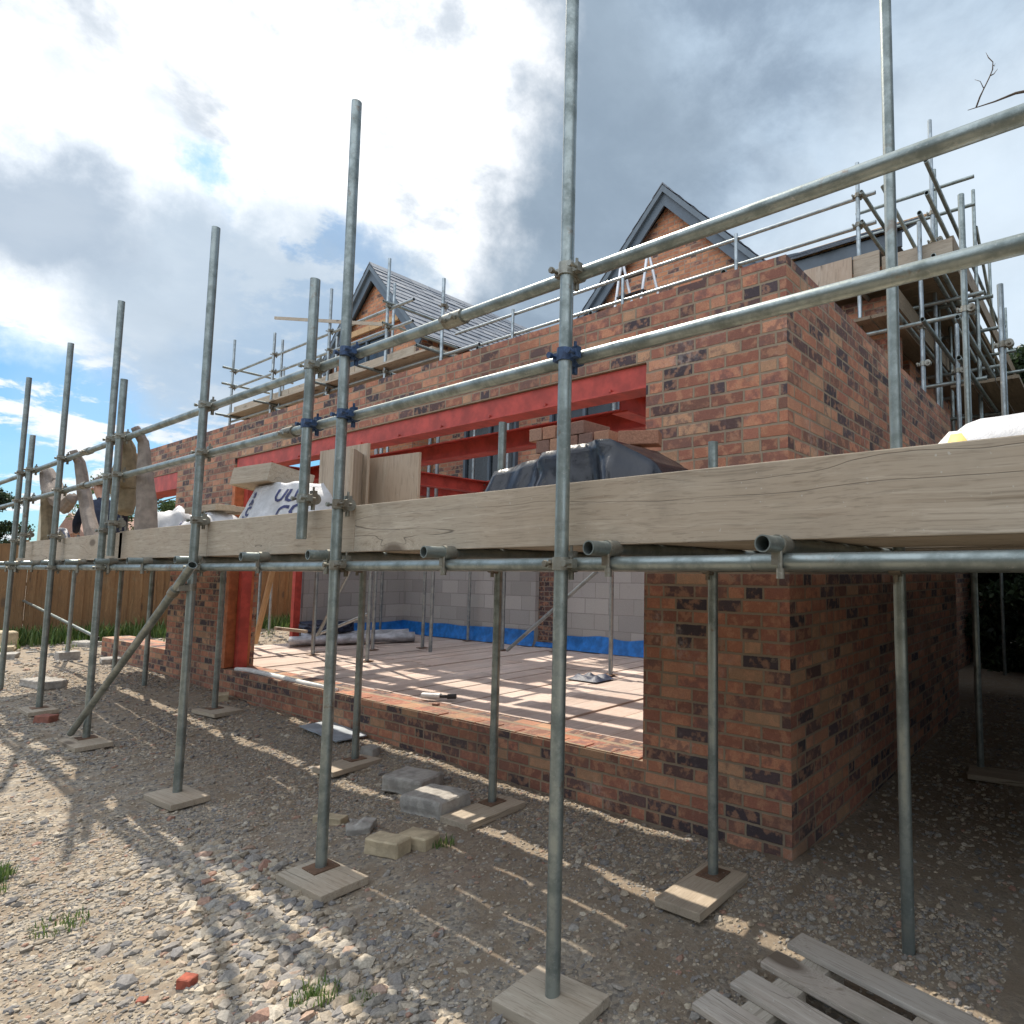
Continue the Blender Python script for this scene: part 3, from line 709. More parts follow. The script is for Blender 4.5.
# upper scaffold in front of the left gable
US=thing('scaffold_tower','upper tube scaffold with board deck in front of the left slate gable','scaffolding',(-12,6,0))
Y1=5.45; Y2=6.35
for (x,zt) in ((-9.5,6.60),(-8.01,5.86),(-11.35,6.57),(-13.53,6.23),(-15.45,6.49)): tubep(US,'upright',(x,Y1,.36 if x>-10.9 else .15),(x,Y1,zt),.025,M_tube2,12)
for (x,zt) in ((-10.86,6.9),(-12.9,6.3),(-15.2,6.1)): tubep(US,'upright',(x,Y2,.36 if x>-10.8 else .15),(x,Y2,zt),.025,M_tube2,12)
tubep(US,'upright',(-13.29,Y1+.05,4.7),(-13.29,Y1+.05,6.05),.022,M_tube2,12); tubep(US,'upright',(-12.3,Y1+.3,4.7),(-12.3,Y1+.3,5.6),.022,M_tube2,12)
for z in (5.79,5.44): tubep(US,'guard_rail',(-15.6,Y1+.05,z),(-8.85,Y1+.05,z-.02),.024,M_tube2,12); tubep(US,'guard_rail',(-15.42,Y1-.2,z+.04),(-15.42,Y2+.3,z+.04),.024,M_tube,12)
tubep(US,'guard_rail',(-9.46,Y1-.1,5.84),(-9.46,Y2+.4,5.84),.022,M_tube,12); tubep(US,'guard_rail',(-9.46,Y1-.1,5.48),(-9.46,Y2+.4,5.48),.022,M_tube,12)
for x in (-15.2,-13.4,-11.2,-9.7,-8.1): tubep(US,'transom',(x,Y1-.35,4.75),(x,Y2+.3,4.75),.024,M_tube,12)
tubep(US,'ledger',(-15.6,Y1+.05,4.70),(-7.2,Y1+.05,4.70),.024,M_tube2,12); tubep(US,'ledger',(-15.6,Y2,4.70),(-7.2,Y2,4.70),.024,M_tube,12)
for (a,b_) in ((-15.5,-13.0),(-12.98,-10.6),(-10.58,-8.85)): MB().box(a,b_,Y1+.08,Y1+.118,4.80,5.03,bev=.004).build('toe_board',M_wx,US)
for r in range(5):
    for (a,b_) in ((-15.5,-12),(-11.99,-8.1)): MB().box(a,b_,Y1-.1+r*.232,Y1-.1+r*.232+.222,4.776,4.812).build('scaffold_board',M_wx,US)
for (x,z) in ((-9.5,5.79),(-9.5,5.44),(-11.35,5.79),(-11.35,5.44),(-13.53,5.79),(-13.53,5.44),(-15.45,5.79),(-15.45,5.44),(-8.01,5.44),(-9.5,4.7),(-11.35,4.7),(-13.53,4.7)): coupler(US,(x,Y1),z)
MB().prism([(-13.48,Y1-.05,6.48),(-9.55,Y1-.05,5.46),(-9.55,Y1-.05,5.52),(-13.48,Y1-.05,6.54)],(0,.02,0)).build('lath',M_wx,US)
# birdcage of uprights and decking inside the new room
RS=thing('birdcage_scaffold','tube uprights and boards standing inside the block-walled room','scaffolding',(-6.5,5,.36))
for (x,y,zt) in ((-9.0,4.32,3.9),(-7.82,4.42,3.9),(-8.87,5.09,3.9),(-8.52,5.66,4.6),(-8.80,6.68,4.6),(-4.63,5.42,4.2),(-6.60,6.50,4.6),(-7.37,6.2,4.2),(-6.2,4.9,3.9)):
    if (x,y)==(-6.2,4.9): continue
    p=tubep(RS,'upright',(x,y,.364),(x,y,zt),.0245,M_tube2,12); baseplate(p,x,y,.362)
tubep(RS,'brace',(-6.406,5.47,.50),(-4.9,5.47,1.51),.023,M_tube2,12)
tubep(RS,'brace',(-9.05,4.40,.62),(-8.2,4.40,1.60),.023,M_tube2,12)
tubep(RS,'brace',(-9.25,4.48,.60),(-7.95,4.5,.95),.022,M_tube2,12)
for y in (4.25,5.3): tubep(RS,'ledger',(-10.4,y,3.80),(-2.0,y,3.80),.024,M_tube,12)
for x in (-10,-8.6,-7,-5.4,-3.8,-2.4): tubep(RS,'transom',(x,4.1,3.85),(x,5.5,3.85),.024,M_tube,12)
for r in (0,2):
    y=4.36+r*.262
    for (a,b_) in ((-10.3+.5*r,-6.9+.3*(r%2)),(-6.8+.3*(r%2),-2.0-.3*(r%3))):
        MB().box(a,b_,y,y+.222,3.876,3.914).build('scaffold_board',M_wx,RS)

# scaffold across and round the right-hand end of the house
RG=thing('scaffold_tower','tall tube scaffold with board decks wrapping the right corner of the house','scaffolding',(-1.7,7.5,0))
Y3=6.76; M2=M_tube2
def t(name,p0,p1,r=.024,m=M_tube): tubep(RG,name,p0,p1,r,m,12)
for z in (5.79,5.44):
    t('guard_rail',(-9.6,Y3+.05,z),(-2.0,Y3+.05,z),.0235,M2); t('guard_rail',(-2.13,Y3-.05,z),(-2.13,13.5,z)); t('guard_rail',(-1.38,Y3-.3,z-.06),(-1.38,13.5,z-.06))
    t('guard_rail',(-2.6,7.95,z+.5),(-1.15,7.95,z+.5),.022)
for (x,zt) in ((-3.768,5.83),(-5.64,5.75),(-8.0,5.85)): t('upright',(x,Y3,4.6),(x,Y3,zt),.024,M2)
for (x,y,z0,zt) in ((-2.187,Y3,3.0,6.18),(-1.529,Y3,3.0,5.26),(-1.565,7.6,3.4,6.96),(-1.652,8.2,3.4,6.70),(-2.03,7.5,3.3,6.3),(-1.27,7.2,1.65,4.22),(-1.321,9.0,1.65,6.73),(-1.174,8.0,1.65,4.77),(-1.65,8.9,3.4,5.3),(-1.36,10.6,0,6.4),(-1.36,12.4,0,6.3),(-.623,5.40,1.65,3.79)):
    t('upright',(x,y,z0),(x,y,zt),.0245,M2 if y<8 else M_tube)
zz=sole(-.70,5.30,.5,.26,.1,'sole board in the dark passage at the right side of the house')
t('upright',(-.885,5.40,zz),(-.885,5.40,4.63),.026,M_tube)
for (x,y) in ((-2.187,Y3),(-1.565,7.6)):
    for z in (5.79,5.44): coupler(RG,(x,y),z,.05)
for (x,y,z) in ((-1.652,8.2,5.75),(-1.652,8.2,5.4),(-1.321,9.,5.7),(-1.27,7.2,3.7),(-1.529,Y3,4.1),(-1.529,Y3,3.7),(-1.529,Y3,4.7),(-.885,5.4,3.65),(-.623,5.4,3.3)): coupler(RG,(x,y),z,.05,rail='y')
# top deck
for r in range(4): MB().box(-8.6,-1.25+.02*r,Y3+.1+.232*r,Y3+.1+.232*r+.222,4.80,4.838).build('scaffold_board',M_shade_x,RG)
for r in range(4): MB().box(-2.26+.235*r,-2.26+.235*r+.222,7.75,13.3,4.84,4.878).build('scaffold_board',M_shade_y,RG)
for y in (6.9,8,9.1,10.2,11.3,12.4): t('transom',(-2.4,y,4.775),(-1.0,y,4.775))
t('ledger',(-8.6,Y3+.05,4.73),(-1.0,Y3+.05,4.73)); t('ledger',(-1.42,Y3,4.70),(-1.42,13.3,4.70)); t('ledger',(-2.2,Y3,4.70),(-2.2,13.3,4.70))
MB().box(-8.5,-3.9,Y3+.02-.0,Y3+.05-.005,4.84,4.99).build('toe_board',M_wx,RG)
MB().box(-2.82,-2.25,Y3-.07,Y3-.045,4.79,5.05).build('toe_board',M_ply,RG); MB().box(-2.24,-1.95,Y3-.04,Y3-.015,4.80,5.06).build('toe_board',M_wx,RG)
MB().box(-1.95,-1.22,Y3+.06,Y3+.098,4.845,5.02).build('toe_board',M_wx,RG)
MB().box(-1.25,-1.21,Y3+.1,13.3,4.88,5.06).build('toe_board',M_shade_y,RG)
# lower side lift
for r in range(3): MB().box(-1.415+.0+.235*r,-1.415+.235*r+.222,7.55,13.2,3.62,3.658).build('scaffold_board',M_shade_y,RG)
MB().box(-1.75,-1.712,6.5,12.0,4.29,4.50).build('toe_board',M_shade_y,RG)
for r in range(2): MB().box(-2.25+.24*r,-2.25+.24*r+.222,6.6,12.0,4.25,4.288).build('scaffold_board',M_shade_y,RG)
for (x,z) in ((-1.70,4.18),(-1.42,4.0),(-1.42,5.1),(-1.30,4.62),(-1.1,3.55),(-1.1,3.95)): t('ledger',(x,6.3,z),(x,13,z))
for (y,z) in ((6.7,4.12),(7.3,3.6),(7.3,4.55),(8.6,4.1),(8.6,3.5),(9.8,4.1),(11,4.1)): t('transom',(-2.5,y,z),(-1.0,y,z),.023)
t('brace',(-1.95,6.9,5.9),(-1.30,8.6,4.2),.023); t('brace',(-1.3,9.0,6.2),(-1.28,11.5,4.5),.022)
t('guard_rail',(-1.2,9.0,3.2),(3.0,9.2,3.25),.025)

# ------------------------------------------------------------------ FENCE
fe=thing('wooden_fence','brown vertical board fence with grassy foot behind the scaffold at left','fence',(-16.6,4,0))
y=-3.0
while y<14:
    mb=MB(); yy=y
    while yy<y+1.8:
        w=.125; dz=random.uniform(-.012,.012)
        mb.box(-16.6,-16.585,yy,yy+w,.12,1.98+dz) if int(round((yy-y)/.1125))%2==0 else mb.box(-16.616,-16.601,yy-.01,yy+w,.12,1.97+dz)
        yy+=.1125
    for z in (.5,1.2,1.8): mb.box(-16.66,-16.617,y,y+1.8,z,z+.06)
    mb.build('fence_panel',M_fence,fe)
    MB().box(-16.66,-16.56,y-.11,y-.015,0,2.05).build('fence_post',M_fence,fe)
    y+=1.93
# ------------------------------------------------------------------ THINGS ON THE PLATFORM
DK=1.650
def single(name,mb,mat,label,cat,group=None,**k):
    return tag(mb.build(name,mat,**k),label,cat,group)
def plate(p0,p1,z0,z1,th,mat,label):
    """board standing on edge between two plan points"""
    p0=Vector((p0[0],p0[1],0));p1=Vector((p1[0],p1[1],0));d=p1-p0
    M=Matrix.Translation((p0+p1)/2)@Matrix.Rotation(math.atan2(d.y,d.x),4,'Z')
    mb=MB(); mb.box(-d.length/2,d.length/2,-th/2,th/2,z0,z1,M=M,bev=.002)
    return single('plywood_board',mb,mat,label,'board','plywood boards stood on edge on the platform')
plate((-4.88,2.33),(-4.27,2.36),DK,2.40,.02,M_ply,'pale plywood sheet stood on edge just behind the second front pole')
plate((-4.17,2.19),(-4.40,2.41),DK,2.325,.02,M_ply,'narrow plywood sheet turned edge-on between the two wider sheets')
plate((-4.425,2.445),(-3.87,2.50),DK,2.315,.02,M_ply,'rightmost plywood sheet on the platform, facing the camera')
# cement sacks: puffed pillow
def sack(cx,cy,z,L,W,Hh,rz,label,mat=M_bag,seed=0,ux=4.5,group='white sacks on the platform'):
    n=28;m_=20;vs=[];M=Matrix.Translation((cx,cy,z))@Matrix.Rotation(rz,4,'Z')
    for sgn in (1,-1):
        for i in range(n+1):
            for j in range(m_+1):
                u=i/n*2-1;v=j/m_*2-1
                e=(max(0,1-abs(u)**ux)*max(0,1-abs(v)**3.5))**.5
                px=u*L/2*(1-.06*v*v);py=v*W/2*(1-.06*u*u)
                wr=(float(vnoise(u*3+seed,v*4+seed))-.5)*.26+(float(vnoise(u*8+seed,v*9))-.5)*.07
                pz=Hh*e*(.82+wr) if sgn==1 else 0.002
                vs.append(M@Vector((px,py,max(pz,.003) if sgn==1 else 0)))
    k=(n+1)*(m_+1);fs=[]
    for i in range(n):
        for j in range(m_):
            a=i*(m_+1)+j; fs.append((a,a+m_+1,a+m_+2,a+1)); fs.append((k+a,k+a+1,k+a+m_+2,k+a+m_+1))
    mb=MB(); mb.add(vs,fs,True)
    o=mb.build('cement_sack',mat,bottom=True); return tag(o,label,'sack',group)
def bvh(o):
    me=o.data; off=WORLD_AT[o.name]; return BVHTree.FromPolygons([v.co+off for v in me.vertices],[tuple(p.vertices) for p in me.polygons])
def printtext(txt,size,pos,rot,onto,mat=M_navy,direc=Vector((0,1,0)),name='print'):
    cu=bpy.data.curves.new('t','FONT'); cu.body=txt; cu.size=size; cu.offset=.003*size/.1; cu.resolution_u=2
    to=bpy.data.objects.new('t',cu); COL.objects.link(to); bpy.context.view_layer.update()
    me=bpy.data.meshes.new_from_object(to.evaluated_get(bpy.context.evaluated_depsgraph_get())); bpy.data.objects.remove(to)
    M=Matrix.Translation(pos)@rot
    bm=bmesh.new(); bm.from_mesh(me); bmesh.ops.triangulate(bm,faces=bm.faces[:]); bmesh.ops.subdivide_edges(bm,edges=[e for e in bm.edges if e.calc_length()>size*.2],cuts=2)
    bmesh.ops.triangulate(bm,faces=bm.faces[:])
    T=bvh(onto); vs=[]; ok=[]
    bm.verts.index_update()
    for v in bm.verts:
        p=M@v.co; h=T.ray_cast(p-direc*1.0,direc)
        ok.append(h[0] is not None); vs.append(h[0]-direc*.004 if h[0] else p)
    fl=[[v.index for v in f.verts] for f in bm.faces]; fl=[f for f in fl if all(ok[i] for i in f) and (max((vs[i]-vs[f[0]]).length for i in f)<size*.6)]; mb=MB(); mb.add(vs,fl); bm.free()
    return mb.build(name,mat,onto)
RX=Matrix.Rotation(PI/2,4,'X')
s1=sack(-7.38,2.25,DK-.005,.82,.55,.50,.1,'puffy white printed sack at the left end of the sack pile',seed=3)
s2=sack(-6.62,2.25,DK-.005,.86,.52,.42,-.06,'white printed sack lying under short planks next to the big bag',seed=9)
printtext('ISS',.11,Vector((-7.55,1.5,1.88)),RX@Matrix.Rotation(.5,4,'Z'),s1); printtext('JSSI',.11,Vector((-6.85,1.5,1.87)),RX@Matrix.Rotation(.35,4,'Z'),s2)
for k,(a,b_,y,z) in enumerate(((-7.0,-6.3,2.16,2.02),(-7.1,-6.4,2.34,2.02))):
    single('short_plank',MB().box(a,b_,y,y+.15,z,z+.05,bev=.004),M_wx,('dark short plank resting on the white sack, nearer the rail','dark short plank resting on the white sack, nearer the wall')[k],'plank','short planks on the sacks')
# big woven bag slumped under a tray
def cone_bag(cx,cy,z0,z1,r0x,r0y,r1x,r1y,seed,mats,split):
    n=72;m_=24;vs=[]
    for j in range(m_+1):
        q=j/m_
        for i in range(n):
            a=2*PI*i/n
            rx=r0x+(r1x-r0x)*q**.8;ry=r0y+(r1y-r0y)*q**.8
            f=1+.16*(float(vnoise(i/n*14+seed,q*1.6))-.5)*(1.15-q)+.10*(float(vnoise(i/n*31+seed,q*5))-.5)+.05*math.sin(q*PI)
            if i==0: f0=f
            if i>n-8: f=f+(f0-f)*(i-n+8)/8
            ca=math.copysign(abs(math.cos(a))**.75,math.cos(a));sa=math.copysign(abs(math.sin(a))**.75,math.sin(a))
            vs.append((cx+rx*f*ca,cy+ry*f*sa,z0+(z1-z0)*q+.02*(float(vnoise(i*.3,seed))-.5)*q))
    fs=[(j*n+i,j*n+(i+1)%n,(j+1)*n+(i+1)%n,(j+1)*n+i) for j in range(m_) for i in range(n)]
    vs.append((cx,cy,z1-.02));k=len(vs)-1
    fs+=[(m_*n+i,m_*n+(i+1)%n,k) for i in range(n)]
    mb=MB(); mb.add(vs,fs,True)
    mb.mi=[1 if split(Vector(vs[f[0]])) else 0 for f in mb.f]
    return mb.build('bulk_bag',mats,bottom=True)
bb=cone_bag(-5.20,2.33,DK-.003,2.15,.76,.40,.40,.22,5,[M_bag,M_bagc],lambda p:p.x<-5.56 and p.y<2.3)
tag(bb,'large white woven bag with dark blue lettering slumped beneath a grey tray','bag')
printtext('SSUJZ',.12,Vector((-5.42,1.2,2.10)),RX@Matrix.Rotation(-PI/2,4,'Z'),bb); printtext('UU',.13,Vector((-4.98,1.2,2.0)),RX,bb); printtext('CO',.15,Vector((-4.90,1.2,1.85)),RX@Matrix.Rotation(.2,4,'Z'),bb)
tr=thing('mortar_tray','shallow grey timber tray balanced on top of the big white bag','tray',(-5.42,2.20,2.145),rz=.03)
mb=MB(); mb.box(-.31,.31,-.15,-.13,0,.14);mb.box(-.31,.31,.15,.17,0,.14);mb.box(-.31,-.29,-.13,.15,0,.14);mb.box(.29,.31,-.13,.15,0,.14); mb.build('rim',M_wx,tr,M=1)
MB().box(-.289,.289,-.129,.149,.005,.02).build('base',M_ply,tr,M=1)
tr.rotation_euler=(-.18,0.02,.03)

# brick stack and black sheet
rows=[(1.650,11),(1.727,11),(1.804,10),(1.881,9),(1.958,8),(2.035,6),(2.112,5),(2.189,5),(2.266,4)]
k=0
for r,(z,n) in enumerate(rows):
    for i in range(n):
        x=-2.92+(.01 if r%2 else .06)+i*.1085 if False else -2.92+(r%2)*.06+i*.226*.5
        if r>=5: x+=.12
        mb=MB(); a=random.uniform(-.06,.06); M=Matrix.Translation((x+.05,2.62,z))@Matrix.Rotation(a,4,'Z')
        mb.box(-.051,.051,-.107,.107,0,.0735,M=M,bev=.004)
        if r>=5 or i in(0,n-1): single('loose_brick',mb,M_brickloose,'loose facing brick stacked behind the black plastic sheet','brick','bricks stacked behind the black sheet')
for (x,y,z,a,lab) in ((-2.02,2.58,2.166,.45,'pale brick on the right end of the stack behind the black sheet'),(-2.12,2.60,2.0885,.2,'brick at the right end of the stack, one course below its pale top brick'),(-2.10,2.60,2.011,.1,'brick low at the right end of the stack, just above the black sheet')):
    mb=MB(); M=Matrix.Translation((x,y,z))@Matrix.Rotation(a,4,'Z'); mb.box(-.1075,.1075,-.051,.051,0,.0735,M=M,bev=.004)
    single('loose_brick',mb,M_brickloose,lab,'brick','bricks stacked behind the black sheet')
TP=[(-2.97,2.14,1.72),(-2.66,2.17,2.03),(-2.36,2.18,2.075),(-2.22,2.12,2.085),(-1.90,2.10,2.098),(-1.83,2.12,2.10),(-1.66,2.22,1.99),(-1.58,2.26,1.86)]
BT=[(-2.90,1.99,1.654),(-2.66,1.94,1.654),(-2.46,2.04,1.654),(-2.20,1.96,1.654),(-1.86,2.05,1.654),(-1.66,1.90,1.654),(-1.58,2.02,1.654),(-1.53,2.14,1.654)]
BK=[(x-.02,2.52,z+.01) for x,y,z in TP]; BB=[(x,2.56,1.654) for x,y,z in TP]
cols=[BT,TP,BK,BB]; nu,sv=8,[10,8,4]; G=[]
for i in range(len(TP)-1):
    for q in range(nu+(i==len(TP)-2)):
        t_=q/nu; colv=[]
        for a_ in range(3):
            for r in range(sv[a_]+(a_==2)):
                w=r/sv[a_]
                A=Vector(cols[a_][i]).lerp(Vector(cols[a_][i+1]),t_); Bv=Vector(cols[a_+1][i]).lerp(Vector(cols[a_+1][i+1]),t_)
                p=A.lerp(Bv,w); n_=float(vnoise(p.x*8,p.z*9+p.y*5))-.5; n2_=float(vnoise(p.x*22,p.z*20+p.y*14))-.5
                k_=min(1,w*3) if a_==0 else 1
                p=p+Vector((0,.050*n_+.016*n2_+.012*math.sin(p.x*31+p.z*9),(.014*n_+.006*n2_)*k_)); p.z=max(p.z,1.653); colv.append(p)
        G.append(colv)
nv=len(G[0]); vs=[p for c_ in G for p in c_]
mb=MB(); mb.add(vs,[(i*nv+j,(i+1)*nv+j,(i+1)*nv+j+1,i*nv+j+1) for i in range(len(G)-1) for j in range(nv-1)],True)
o=single('plastic_sheet',mb,M_blackply,'glossy black plastic sheet draped over a low pile on the platform','sheet')
# white sack at right
s3=sack(.12,2.46,DK-.004,1.32,.66,.47,.0,'white sack with a yellow patch at the right end of the platform',seed=17,ux=14)
mb=MB(); T=bvh(s3); vs=[]
for i in range(9):
    for j in range(4):
        p=Vector((-.475+.035*j+.05*math.sin(i*.5),1.0,1.70+i*.038)); h=T.ray_cast(p,Vector((0,1,0))); vs.append(h[0]-Vector((0,.004,0)) if h[0] else Vector((0,0,-9)))
mb.add(vs,[q for q in [(i*4+j,i*4+j+1,i*4+j+5,i*4+j+4) for i in range(8) for j in range(3)] if all(vs[a].z>0 for a in q)],True); mb.v=[v if v[2]>0 else tuple(next(x for x in vs if x.z>0)) for v in mb.v]
mb.build('yellow_patch',simple('yellow_print',(.55,.38,.06),.6),s3)

# hanging netting bundles at left
def bundle(pts,rad,mat,label,seed,name='netting_bundle'):
    n=26;sub=[];rr=[]
    for (a,b_),(ra,rb) in zip(zip(pts,pts[1:]),zip(rad,rad[1:])):
        for q in range(8): t_=q/8; sub.append(Vector(a).lerp(Vector(b_),t_)); rr.append(ra+(rb-ra)*t_)
    sub.append(Vector(pts[-1]));rr.append(rad[-1])
    vs=[]
    for i,p in enumerate(sub):
        d=(sub[min(i+1,len(sub)-1)]-sub[max(i-1,0)]).normalized();a=Vector((0,1,0));a=(a-d*a.dot(d)).normalized();b_=d.cross(a)
        for k in range(n):
            th_=2*PI*k/n; f=rr[i]*.66*(1+.10*math.sin(3*th_+i*.05+seed)+.22*abs(math.sin(4*th_+seed+i*.05))+.16*(float(vnoise(k*.9+seed,i*.45))-.5))
            vs.append(p+a*math.cos(th_)*f*.8+b_*math.sin(th_)*f)
    fs=[(i*n+k,i*n+(k+1)%n,(i+1)*n+(k+1)%n,(i+1)*n+k) for i in range(len(sub)-1) for k in range(n)]
    fs.append(tuple(range(n))[::-1]);m2=(len(sub)-1)*n;fs.append(tuple(range(m2,m2+n)))
    mb=MB(); mb.add(vs,fs,True); return single(name,mb,mat,label,'netting','netting bundles hung on the scaffold rails')
bundle([(-8.86,1.74,2.74),(-8.86,1.80,2.62),(-8.78,1.83,2.35),(-8.62,1.84,2.1),(-8.35,1.84,1.86),(-8.2,1.86,1.70)],[.05,.07,.085,.085,.095,.10],M_sack2,'greyish netting bundle hanging in a curve from the second-left pole',1)
bundle([(-7.40,1.76,2.75),(-7.42,1.82,2.62),(-7.45,1.84,2.45),(-7.50,1.85,2.25),(-7.42,1.85,2.02)],[.07,.10,.14,.17,.09],M_sack,'bulging yellow-brown sacking tied to the left of the double poles',2)
bundle([(-6.95,1.75,2.74),(-6.93,1.81,2.62),(-6.88,1.82,2.4),(-6.84,1.84,2.1),(-6.80,1.85,1.66)],[.05,.06,.08,.11,.13],M_sack2,'reddish brown netting strip hanging to the right of the double poles',3)
bundle([(-10.3,1.82,2.65),(-10.15,1.85,2.45),(-9.85,1.85,2.30),(-9.55,1.85,2.20),(-9.3,1.86,2.28)],[.10,.15,.13,.10,.08],M_sack2,'netting swag sagging between the two leftmost poles',4)
bundle([(-10.5,1.85,2.6),(-10.42,1.86,2.3),(-10.3,1.87,1.95),(-10.25,1.88,1.68)],[.05,.09,.10,.12],M_sack,'yellowish netting bundle hanging down at the far left pole',6)
# things around the worker
for k,(x,w,z1) in enumerate(((-10.55,.5,1.93),(-9.35,.35,1.86))):
    for i in range(3):
        for r in range(3 if k==0 else 2):
            mb=MB(); M=Matrix.Translation((x+i*.235,2.66 if k==0 else 2.1,DK+r*.0745))@Matrix.Rotation(random.uniform(-.05,.05),4,'Z'); mb.box(-.1075,.1075,-.05,.05,0,.073,M=M,bev=.004)
            single('loose_brick',mb,M_brickloose,('red brick in the low pile at the far left end of the platform','red brick in the low pile beside the kneeling worker')[k],'brick',('bricks at the left end of the platform','bricks beside the worker')[k])
mb=MB(); vs=[]
for i in range(31):
    for j in range(13):
        u=i/30;v=j/12; x=-10.9+1.25*u; e=math.sin(PI*min(1,u*1.05))**.6*math.sin(PI*v)**.5
        vs.append((x,1.84+.22*v,DK+.004+.36*max(e,0)*(.7+.5*float(vnoise(u*5,v*4)))))
mb.add(vs,[(i*13+j,(i+1)*13+j,(i+1)*13+j+1,i*13+j+1) for i in range(30) for j in range(12)],True)
single('tarpaulin',mb,M_tarpnavy,'crumpled navy tarpaulin heaped on the platform in front of the worker','tarpaulin')
mb=MB(); mb.box(-11.15,-10.72,1.93,1.97,DK,2.30,bev=.005); single('insulation_board',mb,M_render,'cream board stood up behind the netting at the far left of the platform','board')

# ------------------------------------------------------------------ PERSON kneeling
def skinned(name,J,E,root,mat,sub=2,parent=None):
    me=bpy.data.meshes.new(name); me.from_pydata([j[0] for j in J],E,[]); o=bpy.data.objects.new(name,me); COL.objects.link(o)
    o.modifiers.new('s','SKIN'); sk=me.skin_vertices[0].data if me.skin_vertices else None
    if sk is None:
        bm=bmesh.new(); bm.from_mesh(me); bm.verts.layers.skin.verify(); bm.to_mesh(me); bm.free(); sk=me.skin_vertices[0].data
    for i,j in enumerate(J):
        r=j[1]; sk[i].radius=(r,r) if not hasattr(r,'__len__') else r; sk[i].use_root=(i==root)
    m_=o.modifiers.new('d','SUBSURF'); m_.levels=sub; m_.render_levels=sub
    bpy.context.view_layer.update()
    ev=o.evaluated_get(bpy.context.evaluated_depsgraph_get()); me2=bpy.data.meshes.new_from_object(ev)
    bpy.data.objects.remove(o)
    mb=MB(); mb.add([v.co for v in me2.vertices],[tuple(p.vertices) for p in me2.polygons],True)
    return mb
px0,py0=-10.22,2.34; zd=DK
Jn=[((px0+.22,py0,zd+.36),.135),((px0+.14,py0,zd+.52),.135),((px0+.02,py0,zd+.68),(.16,.13)),((px0-.06,py0,zd+.76),.07),((px0-.12,py0-.01,zd+.83),.055),
    ((px0+.0,py0-.19,zd+.70),.07),((px0-.14,py0-.24,zd+.48),.052),((px0-.34,py0-.20,zd+.36),.038),
    ((px0+.0,py0+.19,zd+.70),.07),((px0-.14,py0+.24,zd+.48),.052),((px0-.34,py0+.18,zd+.36),.038),
    ((px0+.16,py0-.11,zd+.30),.10),((px0-.16,py0-.14,zd+.12),.075),((px0+.26,py0-.13,zd+.07),.05),((px0+.36,py0-.13,zd+.07),.045),
    ((px0+.16,py0+.11,zd+.30),.10),((px0-.16,py0+.14,zd+.12),.075),((px0+.26,py0+.13,zd+.07),.05),((px0+.36,py0+.13,zd+.07),.045),
    ((px0-.15,py0-.01,zd+.90),.085),((px0-.19,py0-.01,zd+.99),.095),((px0-.19,py0-.01,zd+1.06),.075)]
En=[(0,1),(1,2),(2,3),(3,4),(2,5),(5,6),(6,7),(2,8),(8,9),(9,10),(0,11),(11,12),(12,13),(13,14),(0,15),(15,16),(16,17),(17,18),(4,19),(19,20),(20,21)]
# hands: palm, four fingers and a thumb each
for side,wi in ((-1,7),(1,10)):
    w=Vector(Jn[wi][0]); b0=len(Jn); Jn.append((w+Vector((-.07,0,-.02)),(.032,.018))); En.append((wi,b0))
    for q in range(4):
        o_=(q-1.5)*.021; L=(.034,.040,.037,.029)[q]
        Jn.append((w+Vector((-.10,o_,-.03)),.009)); Jn.append((w+Vector((-.10-L,o_,-.05)),.008)); Jn.append((w+Vector((-.10-L*1.3,o_,-.05-L*.8)),.007))
        k=len(Jn); En+=[(b0,k-3),(k-3,k-2),(k-2,k-1)]
    Jn.append((w+Vector((-.05,-side*.035,-.02)),.011)); Jn.append((w+Vector((-.09,-side*.055,-.04)),.009)); k=len(Jn); En+=[(b0,k-2),(k-2,k-1)]
pe=thing('person','worker in dark navy clothes kneeling on the platform behind the netting','person',(px0,py0,zd)); pe.scale=(.9,.9,.9)
mb=skinned('body',Jn,En,0,None)
mats=[M_navycloth,M_skin,M_boot]
hd=Vector((px0-.17,py0,zd+.93))
for i,f in enumerate(mb.f):
    c=sum((Vector(mb.v[a]) for a in f),Vector())/len(f)
    mb.mi[i]=1 if (c.z>zd+.825 or (c.x<px0-.33)) else (2 if c.x>px0+.27 and c.z<zd+.15 else 0)
mb.build('body',mats,pe)
mb=MB(); hc=Vector((px0-.17,py0-.01,zd+1.02))
for i in range(9):
    pass
ring=[]
for j in range(9):
    th_=j/8*PI*.55
    for i in range(20):
        a=2*PI*i/20; rr=.113*math.sin(th_)*(1+.06*math.sin(5*a+j)); ring.append(hc+Vector((.02+rr*math.cos(a)*1.08,rr*math.sin(a)*.92,.118*math.cos(th_))))
mb.add(ring,[(j*20+i,(j+1)*20+i,(j+1)*20+(i+1)%20,j*20+(i+1)%20) for j in range(8) for i in range(20)],True); mb.build('hair',M_hair,pe)
mb=MB()
for s in (-1,1):
    mb.tube(hc+Vector((-.095,s*.034,-.055)),hc+Vector((-.106,s*.034,-.056)),.010,10,False)
mb.build('eyes',M_hair,pe)
mb=MB(); mb.path([hc+Vector((-.09,0,-.05)),hc+Vector((-.118,0,-.085)),hc+Vector((-.09,0,-.095))],[.008,.014,.010]); 
for s in (-1,1): mb.path([hc+Vector((0,s*.092,-.04)),hc+Vector((.01,s*.105,-.06)),hc+Vector((0,s*.092,-.09))],[.008,.016,.008])
mb.build('nose_and_ears',M_skin,pe)

